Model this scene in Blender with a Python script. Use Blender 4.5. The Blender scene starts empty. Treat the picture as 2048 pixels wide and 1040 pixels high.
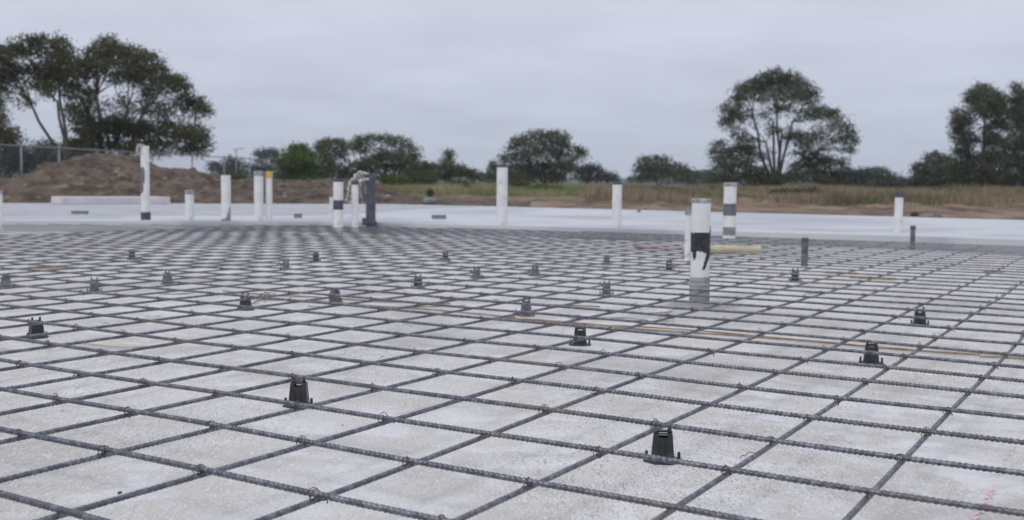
import bpy, math, random
import numpy as np
from mathutils import Matrix, Vector, noise as mnoise
random.seed(7); rng = np.random.default_rng(7)
sc = bpy.context.scene
COL = sc.collection
R = math.radians

# ------------------------------------------------------------------ camera, sky, sun, exposure
FPX, PITCH, ROLL, CH = 2105.3, 0.06998, 0.01008, 0.459     # for a 2048 x 1040 frame
W, H = 2048.0, 1040.0
cp, sp = math.cos(PITCH), math.sin(PITCH)
FWD = np.array([0, cp, -sp]); _u = np.array([0, sp, cp]); _r = np.array([1.0, 0, 0])
RT = math.cos(ROLL)*_r + math.sin(ROLL)*_u
UP = -math.sin(ROLL)*_r + math.cos(ROLL)*_u
EYE = np.array([0, 0, CH])
cd = bpy.data.cameras.new("camera"); cam = bpy.data.objects.new("camera", cd); COL.objects.link(cam)
m = Matrix.Identity(4)
for i in range(3):
    m[i][0] = RT[i]; m[i][1] = UP[i]; m[i][2] = -FWD[i]; m[i][3] = EYE[i]
cam.matrix_world = m
cd.sensor_width = 36; cd.lens = 36*FPX/W; cd.clip_start = 0.05; cd.clip_end = 20000
cd.dof.use_dof = True; cd.dof.focus_distance = 1.9; cd.dof.aperture_fstop = 7.2
sc.camera = cam

world = bpy.data.worlds.new("World"); sc.world = world; world.use_nodes = True
wt = world.node_tree; wn = wt.nodes; wl = wt.links; wn.clear()
SUN_EL, SUN_AZ = R(52), R(215)
sky = wn.new('ShaderNodeTexSky'); sky.sky_type = 'NISHITA'; sky.sun_disc = False
sky.sun_elevation = SUN_EL; sky.sun_rotation = SUN_AZ; sky.dust_density = 3
def wmath(op, a, b=None, cl=False):
    n = wn.new('ShaderNodeMath'); n.operation = op; n.use_clamp = cl
    for k, v in enumerate((a, b)):
        if v is None: continue
        if isinstance(v, (int, float)): n.inputs[k].default_value = v
        else: wl.new(v, n.inputs[k])
    return n.outputs[0]
tc = wn.new('ShaderNodeTexCoord'); sx = wn.new('ShaderNodeSeparateXYZ'); wl.new(tc.outputs['Generated'], sx.inputs[0])
el = wmath('MAXIMUM', sx.outputs[2], 0.0)
# cloud layer seen in perspective: direction divided by elevation
den = wmath('ADD', el, 0.12)
cx = wn.new('ShaderNodeCombineXYZ')
wl.new(wmath('DIVIDE', sx.outputs[0], den), cx.inputs[0]); wl.new(wmath('DIVIDE', sx.outputs[1], den), cx.inputs[1])
nz = wn.new('ShaderNodeTexNoise'); nz.inputs['Scale'].default_value = 1.5; nz.inputs['Detail'].default_value = 5
nz.inputs['Roughness'].default_value = 0.5; wl.new(cx.outputs[0], nz.inputs['Vector'])
lay = wn.new('ShaderNodeMapRange'); lay.inputs[1].default_value = 0.3; lay.inputs[2].default_value = 0.7
lay.inputs[3].default_value = 0.93; lay.inputs[4].default_value = 1.09; wl.new(nz.outputs[0], lay.inputs[0])
zen = wmath('ADD', wmath('MULTIPLY', el, 0.62), 0.97)       # overcast sky is brighter overhead
br = wmath('MULTIPLY', zen, lay.outputs[0])
gr = wn.new('ShaderNodeValToRGB'); e_ = gr.color_ramp.elements
e_[0].position = 0.0; e_[0].color = (0.545, 0.61, 0.71, 1); e_[1].position = 0.16; e_[1].color = (0.615, 0.645, 0.755, 1)
e3 = e_.new(0.06); e3.color = (0.56, 0.605, 0.72, 1)
wl.new(el, gr.inputs[0])
vs = wn.new('ShaderNodeVectorMath'); vs.operation = 'SCALE'; wl.new(gr.outputs[0], vs.inputs[0]); wl.new(br, vs.inputs['Scale'])
skv = wn.new('ShaderNodeVectorMath'); skv.operation = 'SCALE'; skv.inputs['Scale'].default_value = 0.08; wl.new(sky.outputs[0], skv.inputs[0])
mx = wn.new('ShaderNodeMix'); mx.data_type = 'RGBA'; mx.inputs[0].default_value = 0.93
wl.new(skv.outputs[0], mx.inputs[6]); wl.new(vs.outputs[0], mx.inputs[7])
bg = wn.new('ShaderNodeBackground'); bg.inputs[1].default_value = 1.0; wl.new(mx.outputs[2], bg.inputs[0])
wo = wn.new('ShaderNodeOutputWorld'); wl.new(bg.outputs[0], wo.inputs[0])

sd = bpy.data.lights.new("sun", 'SUN'); sd.energy = 0.9; sd.angle = R(18); sd.color = (1, .965, .92)
so = bpy.data.objects.new("sun", sd); COL.objects.link(so)
so.rotation_euler = (R(90)-SUN_EL, 0, R(180)-SUN_AZ)
sc.view_settings.view_transform = 'Standard'; sc.view_settings.look = 'None'
sc.view_settings.exposure = 0.0; sc.view_settings.gamma = 1
HAZE = .00028
sc.cycles.volume_bounces = 1; sc.cycles.max_bounces = 6; sc.cycles.transparent_max_bounces = 12

# ------------------------------------------------------------------ projection helpers (lay the survey of the place out in metres)
def ray(px, py):
    d = FWD + RT*((px-W/2)/FPX) + UP*((H/2-py)/FPX)
    return d
def on(px, py, z=0.0):
    d = ray(px, py); t = (z-CH)/d[2]; return EYE + d*t
def at(px, py, y):
    d = ray(px, py); return EYE + d*(y/d[1])
def hor(px): return 372.4 + (px-1024)*0.01008

# ------------------------------------------------------------------ materials
def mat(name, color, rough=0.8, metal=0.0, c2=None, scale=20, lo=0.4, hi=0.6, bump=0.0, bscale=None, c3=None, s3=3, l3=.5, h3=.65, trans=0.0, detail=5, spec=0.5, coord='Object'):
    M = bpy.data.materials.new(name); M.use_nodes = True; t = M.node_tree; n = t.nodes; l = t.links
    b = n['Principled BSDF']; b.inputs['Roughness'].default_value = rough; b.inputs['Metallic'].default_value = metal
    b.inputs['Specular IOR Level'].default_value = spec
    b.inputs['Base Color'].default_value = (*color, 1)
    if coord == 'Geo': g = n.new('ShaderNodeNewGeometry'); vec = g.outputs['Position']
    else: g = n.new('ShaderNodeTexCoord'); vec = g.outputs['Object']
    out = None
    def mixn(a, col, sc_, lo_, hi_, seed):
        mp = n.new('ShaderNodeMapping'); mp.inputs['Location'].default_value = (seed, seed*2, seed*3); l.new(vec, mp.inputs[0])
        x = n.new('ShaderNodeTexNoise'); x.inputs['Scale'].default_value = sc_; x.inputs['Detail'].default_value = detail; l.new(mp.outputs[0], x.inputs['Vector'])
        r = n.new('ShaderNodeMapRange'); r.inputs[1].default_value = lo_; r.inputs[2].default_value = hi_; l.new(x.outputs[0], r.inputs[0])
        k = n.new('ShaderNodeMix'); k.data_type = 'RGBA'; l.new(r.outputs[0], k.inputs[0])
        if a is None: k.inputs[6].default_value = (*color, 1)
        else: l.new(a, k.inputs[6])
        k.inputs[7].default_value = (*col, 1); return k.outputs[2]
    if c2 is not None: out = mixn(out, c2, scale, lo, hi, 1.3)
    if c3 is not None: out = mixn(out, c3, s3, l3, h3, 7.1)
    if out is not None: l.new(out, b.inputs['Base Color'])
    if bump:
        x = n.new('ShaderNodeTexNoise'); x.inputs['Scale'].default_value = bscale or scale; x.inputs['Detail'].default_value = 6; l.new(vec, x.inputs['Vector'])
        bu = n.new('ShaderNodeBump'); bu.inputs['Strength'].default_value = 1; bu.inputs['Distance'].default_value = bump
        l.new(x.outputs[0], bu.inputs['Height']); l.new(bu.outputs[0], b.inputs['Normal'])
    if trans:
        tr = n.new('ShaderNodeBsdfTranslucent'); ms = n.new('ShaderNodeMixShader'); ms.inputs[0].default_value = trans
        if out is not None: l.new(out, tr.inputs[0])
        else: tr.inputs[0].default_value = (*color, 1)
        l.new(b.outputs[0], ms.inputs[1]); l.new(tr.outputs[0], ms.inputs[2]); l.new(ms.outputs[0], n['Material Output'].inputs[0])
    return M

def concrete_mat():
    M = bpy.data.materials.new("trowelled_concrete"); M.use_nodes = True; t = M.node_tree; n = t.nodes; l = t.links
    b = n['Principled BSDF']; g = n.new('ShaderNodeNewGeometry'); P = g.outputs['Position']
    def noise(s, d=4, loc=0, dist=0, rough=.55, scl=(1, 1, 1), rot=0):
        mp = n.new('ShaderNodeMapping'); mp.inputs['Location'].default_value = (loc, loc, 0); mp.inputs['Scale'].default_value = scl; mp.inputs['Rotation'].default_value = (0, 0, rot); l.new(P, mp.inputs[0])
        x = n.new('ShaderNodeTexNoise'); x.inputs['Scale'].default_value = s; x.inputs['Detail'].default_value = d
        x.inputs['Distortion'].default_value = dist; x.inputs['Roughness'].default_value = rough; l.new(mp.outputs[0], x.inputs['Vector']); return x.outputs[0]
    def rng_(v, a, b_, c=0, d=1):
        r = n.new('ShaderNodeMapRange'); r.interpolation_type = 'SMOOTHSTEP'
        for k, q in enumerate((a, b_, c, d)): r.inputs[k+1].default_value = q
        l.new(v, r.inputs[0]); return r.outputs[0]
    def mix(f, a, c):
        k = n.new('ShaderNodeMix'); k.data_type = 'RGBA'; l.new(f, k.inputs[0])
        for s_, v in ((6, a), (7, c)):
            if isinstance(v, tuple): k.inputs[s_].default_value = (*v, 1)
            else: l.new(v, k.inputs[s_])
        return k.outputs[2]
    def mul(a, c):
        k = n.new('ShaderNodeMath'); k.operation = 'MULTIPLY'; l.new(a, k.inputs[0])
        if isinstance(c, float): k.inputs[1].default_value = c
        else: l.new(c, k.inputs[1])
        return k.outputs[0]
    c = mix(rng_(noise(2.2, 5), .38, .62), (.60, .58, .545), (.51, .49, .455))
    c = mix(rng_(noise(9, 5, 3.3, .6), .42, .66), c, (.665, .66, .65))
    c = mix(mul(rng_(noise(0.9, 3, 9.1), .52, .7), .6), c, (.43, .405, .37))
    # short curved trowel scratches, pores, trodden-in dirt
    zone = rng_(noise(1.7, 4, 12.3), .36, .60, .18, 1)
    c = mix(mul(mul(rng_(noise(95, 3, 1.7, 3.2, .5, (1, .33, 1), .7), .545, .60), .72), zone), c, (.33, .29, .24))
    c = mix(mul(rng_(noise(120, 3, 5.7, 3.0, .5, (1, .3, 1), -.5), .56, .62), .6), c, (.76, .755, .74))
    dirt = mul(rng_(noise(240, 2, 8.7, 0.5), .63, .68), rng_(noise(3.0, 3, 4.4), .40, .6))
    c = mix(mul(dirt, .85), c, (.21, .165, .12))
    c = mix(mul(rng_(noise(1.1, 5, 31.0, .8), .565, .62), .40), c, (.36, .345, .32))      # damp and muddy patches
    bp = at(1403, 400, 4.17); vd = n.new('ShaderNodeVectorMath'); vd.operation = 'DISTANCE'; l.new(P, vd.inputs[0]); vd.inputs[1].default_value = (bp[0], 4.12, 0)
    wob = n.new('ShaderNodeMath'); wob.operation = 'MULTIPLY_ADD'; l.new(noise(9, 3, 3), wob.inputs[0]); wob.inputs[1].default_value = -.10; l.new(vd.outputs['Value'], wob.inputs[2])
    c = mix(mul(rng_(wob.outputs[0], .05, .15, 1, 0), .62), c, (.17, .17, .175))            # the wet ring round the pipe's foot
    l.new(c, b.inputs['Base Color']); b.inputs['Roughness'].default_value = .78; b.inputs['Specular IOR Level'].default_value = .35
    x = n.new('ShaderNodeMath'); x.operation = 'ADD'; l.new(mul(noise(110, 5, 2, 2.2, .6, (1, .4, 1), .7), .5), x.inputs[0]); l.new(noise(22, 4, 4), x.inputs[1])
    bu = n.new('ShaderNodeBump'); bu.inputs['Distance'].default_value = .0035; l.new(x.outputs[0], bu.inputs['Height']); l.new(bu.outputs[0], b.inputs['Normal'])
    return M
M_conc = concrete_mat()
M_white = mat('pale_fresh_concrete', (.50, .505, .515), .55, c2=(.40, .41, .43), scale=.55, lo=.46, hi=.60, c3=(.35, .36, .38), s3=.8, l3=.52, h3=.64, coord='Geo', bump=.002, bscale=30)
M_greyc = mat('grey_cured_concrete', (.40, .41, .43), .8, c2=(.33, .335, .345), scale=1.5, coord='Geo', bump=.002, bscale=40, c3=(.46, .45, .44), s3=5)
M_steel = mat('mill_scale_steel', (.062, .069, .086), .33, .28, spec=.9, c2=(.17, .178, .20), scale=95, lo=.44, hi=.62, c3=(.155, .105, .075), s3=3.2, l3=.57, h3=.80, bump=.0004, bscale=400, coord='Geo')
M_rust = mat('rusty_tie_wire', (.16, .10, .065), .6, .3, c2=(.09, .07, .06), scale=200, lo=.4, hi=.6, coord='Geo')
M_black = mat('black_plastic', (.022, .024, .027), .38, c2=(.035, .037, .04), scale=60, c3=(.10, .095, .09), s3=30, l3=.62, h3=.8, coord='Geo')
M_greyp = mat('dusty_grey_plastic', (.11, .115, .125), .5, c2=(.16, .16, .165), scale=60, coord='Geo')
M_pipe = mat('scuffed_white_pvc', (.72, .72, .71), .45, c2=(.62, .61, .585), scale=7, lo=.45, hi=.7, c3=(.38, .34, .29), s3=22, l3=.60, h3=.72)
M_cap = mat('dusty_grey_cap', (.22, .22, .24), .55, c2=(.36, .36, .37), scale=30, lo=.45, hi=.65)
M_band = mat('dark_grey_band', (.075, .08, .095), .6, c2=(.05, .052, .06), scale=25)
M_bit = mat('black_bitumen', (.014, .015, .02), .45, c2=(.035, .036, .04), scale=60)
M_sleeve = mat('grey_pipe_sleeve', (.20, .205, .215), .6, c2=(.30, .30, .30), scale=12)
M_dsl = mat('dark_grey_tube', (.10, .105, .11), .6, c2=(.16, .16, .165), scale=18)
M_dgpipe = mat('slate_grey_pipe', (.055, .06, .08), .55, c2=(.085, .09, .11), scale=14, c3=(.2, .2, .21), s3=30, l3=.66, h3=.76)
M_yellow = mat('yellow_plastic', (.62, .42, .06), .5, c2=(.5, .34, .07), scale=30)
M_wood = mat('yellow_timber', (.52, .36, .12), .75, c2=(.40, .27, .12), scale=18, coord='Geo')
M_tan = mat('tan_rod', (.30, .23, .15), .65, c2=(.20, .12, .07), scale=14, lo=.45, hi=.65, coord='Geo')
M_cream = mat('cream_pvc', (.50, .46, .32), .55, c2=(.38, .34, .23), scale=12)
M_red = mat('red_cord', (.22, .06, .065), .8)
M_pink = mat('pink_chalk', (.80, .36, .46), .9, c2=(.66, .55, .56), scale=120, lo=.35, hi=.6, coord='Geo')
M_rag = mat('white_cloth', (.72, .72, .71), .8, c2=(.55, .53, .50), scale=14)
M_sack = mat('grey_spill', (.23, .225, .22), .9, c2=(.15, .145, .14), scale=9, bump=.02)
M_foam = mat('pinkish_foam_board', (.68, .63, .65), .8, c2=(.58, .53, .55), scale=4, coord='Geo')
M_dirt = mat('turned_brown_dirt', (.150, .115, .086), .95, c2=(.075, .06, .046), scale=2.2, lo=.42, hi=.60, c3=(.235, .195, .155), s3=5, l3=.58, h3=.70, bump=.14, bscale=7, coord='Geo', spec=.2)
M_rock = mat('pale_rock', (.30, .24, .18), .9, c2=(.17, .13, .1), scale=8, coord='Geo')
M_rockd = mat('dark_rock', (.08, .07, .065), .9, c2=(.14, .12, .1), scale=8, coord='Geo')
M_bark = mat('grey_brown_bark', (.055, .048, .042), .9, c2=(.09, .08, .07), scale=3, coord='Geo')
M_galv = mat('galvanised_steel', (.26, .275, .30), .55, .4, c2=(.20, .215, .24), scale=6)
M_wire = mat('chain_link_wire', (.20, .21, .23), .5, .5)
def leafmat(name, a, b_, c): return mat(name, a, .65, c2=b_, scale=.55, lo=.38, hi=.62, c3=c, s3=2.6, l3=.52, h3=.70, trans=.22, detail=3, coord='Geo', spec=.25)
L_dark = leafmat('dark_olive_leaves', (.062, .070, .034), (.092, .096, .046), (.13, .125, .065))
L_grey = leafmat('grey_green_leaves', (.068, .080, .046), (.094, .106, .062), (.125, .135, .085))
L_far = leafmat('blue_green_leaves', (.050, .066, .055), (.068, .083, .068), (.085, .10, .08))
L_bright = leafmat('bright_green_leaves', (.055, .095, .022), (.085, .13, .03), (.11, .15, .045))
L_mid = leafmat('mid_green_leaves', (.060, .078, .034), (.072, .095, .040), (.10, .115, .055))

# ------------------------------------------------------------------ object helpers
def tag(o, label=None, cat=None, group=None, kind=None):
    if label: o['label'] = label
    if cat: o['category'] = cat
    if group: o['group'] = group
    if kind: o['kind'] = kind
    return o
def empty(name, loc, label=None, cat=None, group=None, rz=0):
    o = bpy.data.objects.new(name, None); COL.objects.link(o); o.location = loc; o.rotation_euler = (0, 0, rz)
    o.empty_display_size = .05
    return tag(o, label, cat, group)
class MB:
    def __init__(s): s.v = []; s.f = []; s.n = 0
    def add(s, v, f):
        v = np.asarray(v, float).reshape(-1, 3); s.v.append(v)
        s.f.extend([[i+s.n for i in q] for q in f]); s.n += len(v); return s
    def box(s, c, sz, rz=0, taper=1, rx=0):
        x, y, z = [q/2 for q in sz]
        v = np.array([[-x, -y, -z], [x, -y, -z], [x, y, -z], [-x, y, -z], [-x*taper, -y*taper, z], [x*taper, -y*taper, z], [x*taper, y*taper, z], [-x*taper, y*taper, z]])
        a, b = math.cos(rx), math.sin(rx); v = v@np.array([[1, 0, 0], [0, a, b], [0, -b, a]])
        a, b = math.cos(rz), math.sin(rz); v = v@np.array([[a, b, 0], [-b, a, 0], [0, 0, 1]]) + np.array(c)
        return s.add(v, [[3, 2, 1, 0], [4, 5, 6, 7], [0, 1, 5, 4], [1, 2, 6, 5], [2, 3, 7, 6], [3, 0, 4, 7]])
    def tube(s, pts, r, k=8, caps=True):
        pts = np.asarray(pts, float); n = len(pts); rr = np.full(n, r) if np.isscalar(r) else np.asarray(r)
        t = np.gradient(pts, axis=0); t /= np.linalg.norm(t, axis=1)[:, None]+1e-12
        ref = np.array([0, 0, 1.0]) if abs(t[0][2]) < .9 else np.array([1.0, 0, 0])
        V = []
        for i in range(n):
            u = np.cross(ref, t[i]); nu = np.linalg.norm(u)
            u = u/nu if nu > 1e-6 else np.array([1.0, 0, 0]); w = np.cross(t[i], u); ref = w
            a = np.arange(k)*2*math.pi/k
            V.append(pts[i]+rr[i]*(np.cos(a)[:, None]*u+np.sin(a)[:, None]*w))
        F = [[i*k+j, i*k+(j+1) % k, (i+1)*k+(j+1) % k, (i+1)*k+j] for i in range(n-1) for j in range(k)]
        if caps: F += [list(range(k))[::-1], [(n-1)*k+j for j in range(k)]]
        return s.add(np.concatenate(V), F)
    def lathe(s, prof, c=(0, 0, 0), k=32):
        a = np.arange(k)*2*math.pi/k; V = []
        for r, z in prof: V.append(np.c_[r*np.cos(a)+c[0], r*np.sin(a)+c[1], np.full(k, z+c[2])])
        F = [[i*k+j, i*k+(j+1) % k, (i+1)*k+(j+1) % k, (i+1)*k+j] for i in range(len(prof)-1) for j in range(k)]
        F += [list(range(k))[::-1], [(len(prof)-1)*k+j for j in range(k)]]
        return s.add(np.concatenate(V), F)
    def build(s, name, m, parent=None, smooth=False, bevel=0):
        me = bpy.data.meshes.new(name); me.from_pydata(np.concatenate(s.v).tolist(), [], s.f); me.materials.append(m)
        if smooth: me.shade_smooth()
        o = bpy.data.objects.new(name, me); COL.objects.link(o)
        if parent: o.parent = parent
        if bevel:
            b = o.modifiers.new('bevel', 'BEVEL'); b.width = bevel; b.segments = 2; b.limit_method = 'ANGLE'
        return o
def npmesh(name, V, Q, m, parent=None, smooth=False):
    """V (n,3), Q (m,4) quads"""
    me = bpy.data.meshes.new(name); k = Q.shape[1]
    me.vertices.add(len(V)); me.vertices.foreach_set('co', np.ascontiguousarray(V, np.float32).ravel())
    me.loops.add(Q.size); me.loops.foreach_set('vertex_index', Q.astype(np.int32).ravel())
    me.polygons.add(len(Q)); me.polygons.foreach_set('loop_start', (np.arange(len(Q))*k).astype(np.int32))
    me.update(calc_edges=True); me.materials.append(m)
    if smooth: me.shade_smooth()
    o = bpy.data.objects.new(name, me); COL.objects.link(o)
    if parent: o.parent = parent
    return o
def vnoise(x, y, s, seed=0, octv=4):
    out = np.zeros(len(x))
    for i in range(len(x)):
        out[i] = mnoise.fractal(Vector((x[i]*s+seed, y[i]*s-seed, seed*.7)), 1.0, 2.0, octv)
    return out
def sstep(a, b, x): t = np.clip((x-a)/(b-a), 0, 1); return t*t*(3-2*t)

# ------------------------------------------------------------------ terrain
def gz(x, y):
    r = np.hypot(x, y)
    z = -.08 + .20*sstep(20, 34, r) + .27*sstep(34, 62, r)
    return z
na, nr = 221, 190
ang = np.linspace(R(-50), R(50), na); rad = np.concatenate([[.01], np.geomspace(1.0, 3250, nr)])
A_, R_ = np.meshgrid(ang, rad); X = (R_*np.sin(A_)).ravel(); Y = (R_*np.cos(A_)).ravel()-3
rr = np.hypot(X, Y)
Z = gz(X, Y) + vnoise(X, Y, .35, 3, 5)*.07*sstep(12, 22, rr) + vnoise(X, Y, 1.6, 9, 3)*.11*sstep(13, 20, rr)*(1-sstep(60, 120, rr))
Z = np.where(rr < 16, np.minimum(Z, -.06), Z)
Q = np.array([[i*na+j, i*na+j+1, (i+1)*na+j+1, (i+1)*na+j] for i in range(nr) for j in range(na-1)])
Mg = bpy.data.materials.new('dirt_and_rough_grass_ground'); Mg.use_nodes = True
t = Mg.node_tree; n = t.nodes; l = t.links; b = n['Principled BSDF']; b.inputs['Roughness'].default_value = .95; b.inputs['Specular IOR Level'].default_value = .2
g = n.new('ShaderNodeNewGeometry')
def gn(s, d=5):
    x = n.new('ShaderNodeTexNoise'); x.inputs['Scale'].default_value = s; x.inputs['Detail'].default_value = d; l.new(g.outputs['Position'], x.inputs['Vector']); return x.outputs[0]
def gm(f, a, c, lo=None, hi=None):
    r = n.new('ShaderNodeMapRange'); r.inputs[1].default_value = lo; r.inputs[2].default_value = hi; l.new(f, r.inputs[0])
    k = n.new('ShaderNodeMix'); k.data_type = 'RGBA'; l.new(r.outputs[0], k.inputs[0])
    for s_, v in ((6, a), (7, c)):
        if isinstance(v, tuple): k.inputs[s_].default_value = (*v, 1)
        else: l.new(v, k.inputs[s_])
    return k.outputs[2]
dirt = gm(gn(1.1), (.205, .145, .100), (.095, .068, .048), .40, .60)
dirt = gm(gn(.35, 4), dirt, (.27, .205, .145), .48, .64)
dirt = gm(gn(9), dirt, (.33, .28, .22), .62, .72)
grass = gm(gn(.5), (.10, .115, .045), (.20, .165, .085), .4, .6)
vl = n.new('ShaderNodeVectorMath'); vl.operation = 'LENGTH'; l.new(g.outputs['Position'], vl.inputs[0])
ad = n.new('ShaderNodeMath'); ad.operation = 'MULTIPLY_ADD'; l.new(gn(.22, 6), ad.inputs[0]); ad.inputs[1].default_value = 12; l.new(vl.outputs['Value'], ad.inputs[2])
l.new(gm(ad.outputs[0], dirt, grass, 36, 41), b.inputs['Base Color'])
bu = n.new('ShaderNodeBump'); bu.inputs['Distance'].default_value = .06; l.new(gn(6), bu.inputs['Height']); l.new(bu.outputs[0], b.inputs['Normal'])
tag(npmesh('ground', np.c_[X, Y, Z], Q, Mg, smooth=True), kind='structure')

# distant hills
def hills(y0, prof, name, m, depth):
    xs = np.array([p[0] for p in prof]); ys = np.array([p[1] for p in prof])
    px = np.linspace(xs[0], xs[-1], 160); V = []
    for k, x in enumerate(px):
        top = at(x, np.interp(x, xs, ys)+1.2*math.sin(k*.7)+.8*math.sin(k*1.9), y0)
        top[2] = max(top[2], 1)
        for s_, hh in ((-1, 0), (-.5, .7), (0, 1), (.6, .8), (1, 0)):
            V.append([top[0]*(1+s_*depth/y0), y0+s_*depth, (top[2]+1)*hh-1 if hh else -1])
    F = np.array([[i*5+j, (i+1)*5+j, (i+1)*5+j+1, i*5+j+1] for i in range(159) for j in range(4)])
    return tag(npmesh(name, np.array(V), F, m, smooth=True), kind='structure')
M_hill = mat('forested_hill', (.030, .050, .035), 1, c2=(.05, .07, .05), scale=.01, coord='Geo', spec=0)
hills(1500, [(-500, 352), (300, 350), (440, 344), (560, 345), (700, 350), (900, 349), (945, 345), (975, 346), (1040, 352), (1200, 357), (1240, 359), (1275, 351), (1310, 343), (1380, 341), (1430, 339), (1500, 346), (1700, 354), (2600, 362)], 'hills', M_hill, 300)

# ------------------------------------------------------------------ slabs
def prism(poly, z0, z1, name, m):
    n_ = len(poly); V = [[p[0], p[1], z0] for p in poly]+[[p[0], p[1], z1] for p in poly]
    F = [list(range(n_))[::-1], list(range(n_, 2*n_))]+[[i, (i+1) % n_, (i+1) % n_+n_, i+n_] for i in range(n_)]
    o = MB().add(V, F).build(name, m, bevel=.004); return tag(o, kind='structure')
UZ = .10
S = [on(x, y, UZ)[:2] for x, y in ((-500, 439), (0, 441), (640, 443), (850, 447), (1400, 461), (1800, 471), (2048, 479), (2600, 494))]
Fe = [on(x, y, UZ)[:2] for x, y in ((2600, 455), (2048, 440), (1400, 423), (1000, 413), (760, 408), (300, 407), (0, 406), (-500, 405))]
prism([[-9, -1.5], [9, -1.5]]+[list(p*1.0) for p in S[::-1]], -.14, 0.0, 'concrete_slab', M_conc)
prism([list(p+np.array([0, .003])) for p in S]+[list(p) for p in Fe], -.14, UZ, 'poured_slab', M_white)
# the greyer older strip along the back edge, one sheet above the pale slab
o = prism([on(x, y, UZ+.004)[:2].tolist() for x, y in ((-400, 430), (0, 430.5), (300, 430), (640, 429), (735, 424), (830, 418), (955, 413.4), (760, 409), (300, 408), (0, 407), (-400, 406))], UZ, UZ+.004, 'grey_pavement', M_greyc)
# grey cured margin before the step, right and left
prism([on(x, y, .004)[:2].tolist() for x, y in ((1480, 478.5), (2048, 497), (2560, 514), (2560, 534), (2048, 509), (1700, 494))][::-1], 0.0, .004, 'concrete_strip', M_greyc)

# ------------------------------------------------------------------ reinforcement mat
P0 = np.array([-.58368, 1.49559]); TH = -.54847
u = np.array([math.cos(TH), math.sin(TH)]); v = np.array([-math.sin(TH), math.cos(TH)])
RB = .974690972
dA = [.0014, -.0031, -.0042, -.003, .0044, -.0002, .004, .003, .006, -.002, -.0043, -.0006, -.0026, .0002, .0007]
dB = [.0013, .0024, .0046, .0012, -.0029, -.0044, -.0046, -.0075, .0048, -.0008, .0021, .0037]
gA = [.0111, .0127, .0179, .0102, .0025, .0013, .0035, .002, -.0097, -.0221, -.0168, -.0011, -.0128, .0012, .0033]
gB = [-.0023, -.0085, -.0101, -.0121, -.0053, .0096, .0165, .011, -.0137, .0117, .006, .001]
BR = .0034; ZB, ZA = .0635, .0722
def jit(k, s): q = np.random.default_rng(abs(k)*7+s); return q.normal()
def offA(i, bb):
    d = dA[i] if 0 <= i < 15 else .008*jit(i+50, 1); g_ = gA[i] if 0 <= i < 15 else .004*jit(i+50, 2)
    return i*.2+d+g_*2.2*np.tanh(bb/2.2)+.003*np.sin(bb*1.7+i*2.1)
def offB(j, aa):
    k = j+6
    d = dB[k] if 0 <= k < 12 else .008*jit(j+90, 3); g_ = gB[k] if 0 <= k < 12 else .004*jit(j+90, 4)
    return j*.2*RB+d+g_*2.2*np.tanh(aa/2.2)+.003*np.sin(aa*1.7+j*2.1)
def ptA(i, bb): a = offA(i, bb); return P0[None]+np.outer(bb, u)+np.outer(a, v)
def ptB(j, aa): b_ = offB(j, aa); return P0[None]+np.outer(aa, v)+np.outer(b_, u)
def zsag(xy): return .0016*np.sin(xy[:, 0]*3.1+1)*np.cos(xy[:, 1]*2.7)+.0008*np.sin(xy[:, 0]*9.3)
stepx = np.array([p[0] for p in S]); stepy = np.array([p[1] for p in S])
def inside(xy):
    x, y = xy[:, 0], xy[:, 1]
    ys = np.interp(x, stepx, stepy)
    marg = .12+.55*sstep(1.0, 4.2, x)
    return (y > .55) & (np.abs(x) < .56*y+.75) & (y < ys-marg)
mat_root = empty('rebar_mat', (0, 2, .0625), 'wide mat of crossed ribbed grey steel bars wired together over the concrete slab', 'steel mesh')
def rebar(pts, ztop, seed, rib):
    """pts: dense 2-D polyline (5 cm steps). Ribs are modelled near the camera, a plain tube further off."""
    d = np.hypot(pts[:, 0], pts[:, 1]); s = np.r_[0, np.cumsum(np.linalg.norm(np.diff(pts, axis=0), axis=1))]
    fine = []
    for k in range(len(s)-1):
        m_ = 26 if d[k] < 2.6 else (20 if d[k] < 3.9 else (2 if d[k] < 6 else 1))
        fine.append(np.linspace(s[k], s[k+1], m_, endpoint=False))
    q = np.r_[np.concatenate(fine), s[-1]]
    x = np.interp(q, s, pts[:, 0]); y = np.interp(q, s, pts[:, 1]); xy = np.c_[x, y]
    z = ztop+zsag(xy); dd = np.hypot(x, y)
    dens = np.r_[np.diff(q), .05] < .004
    k = 12 if d.min() < 4 else 6
    ph = np.arange(k)*2*math.pi/k
    t3 = np.gradient(np.c_[x, y, z], axis=0); t3 /= np.linalg.norm(t3, axis=1)[:, None]+1e-12
    si = np.cross(t3, [0, 0, 1.0]); si /= np.linalg.norm(si, axis=1)[:, None]+1e-12; upv = np.cross(si, t3)
    rl = seed
    P = q[:, None]/.0084+.9*np.abs(((ph[None]/math.pi+rl) % 2)-1)
    pulse = np.clip(.55+1.4*np.cos(2*math.pi*P), 0, 1)*np.clip(np.abs(np.sin(ph[None]+rl*.5))*2.2, 0, 1)
    lon = np.exp(-((np.minimum(np.abs(((ph+rl*.5) % math.pi)), math.pi-((ph+rl*.5) % math.pi)))/.22)**2)
    rad_ = BR + np.where(dens[:, None], rib*(1.15*pulse-.15), .00015) + .0007*lon[None]
    V = np.c_[x, y, z][:, None, :]+rad_[..., None]*(np.cos(ph)[None, :, None]*si[:, None]+np.sin(ph)[None, :, None]*upv[:, None])
    V = V.reshape(-1, 3); n_ = len(q)
    i0 = (np.arange(n_-1)*k)[:, None]+np.arange(k)[None]; i1 = (np.arange(n_-1)*k)[:, None]+((np.arange(k)+1) % k)[None]
    Qd = np.stack([i0, i1, i1+k, i0+k], -1).reshape(-1, 4)
    return V-np.array([0, 2, .0625]), Qd
bars = []
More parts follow.
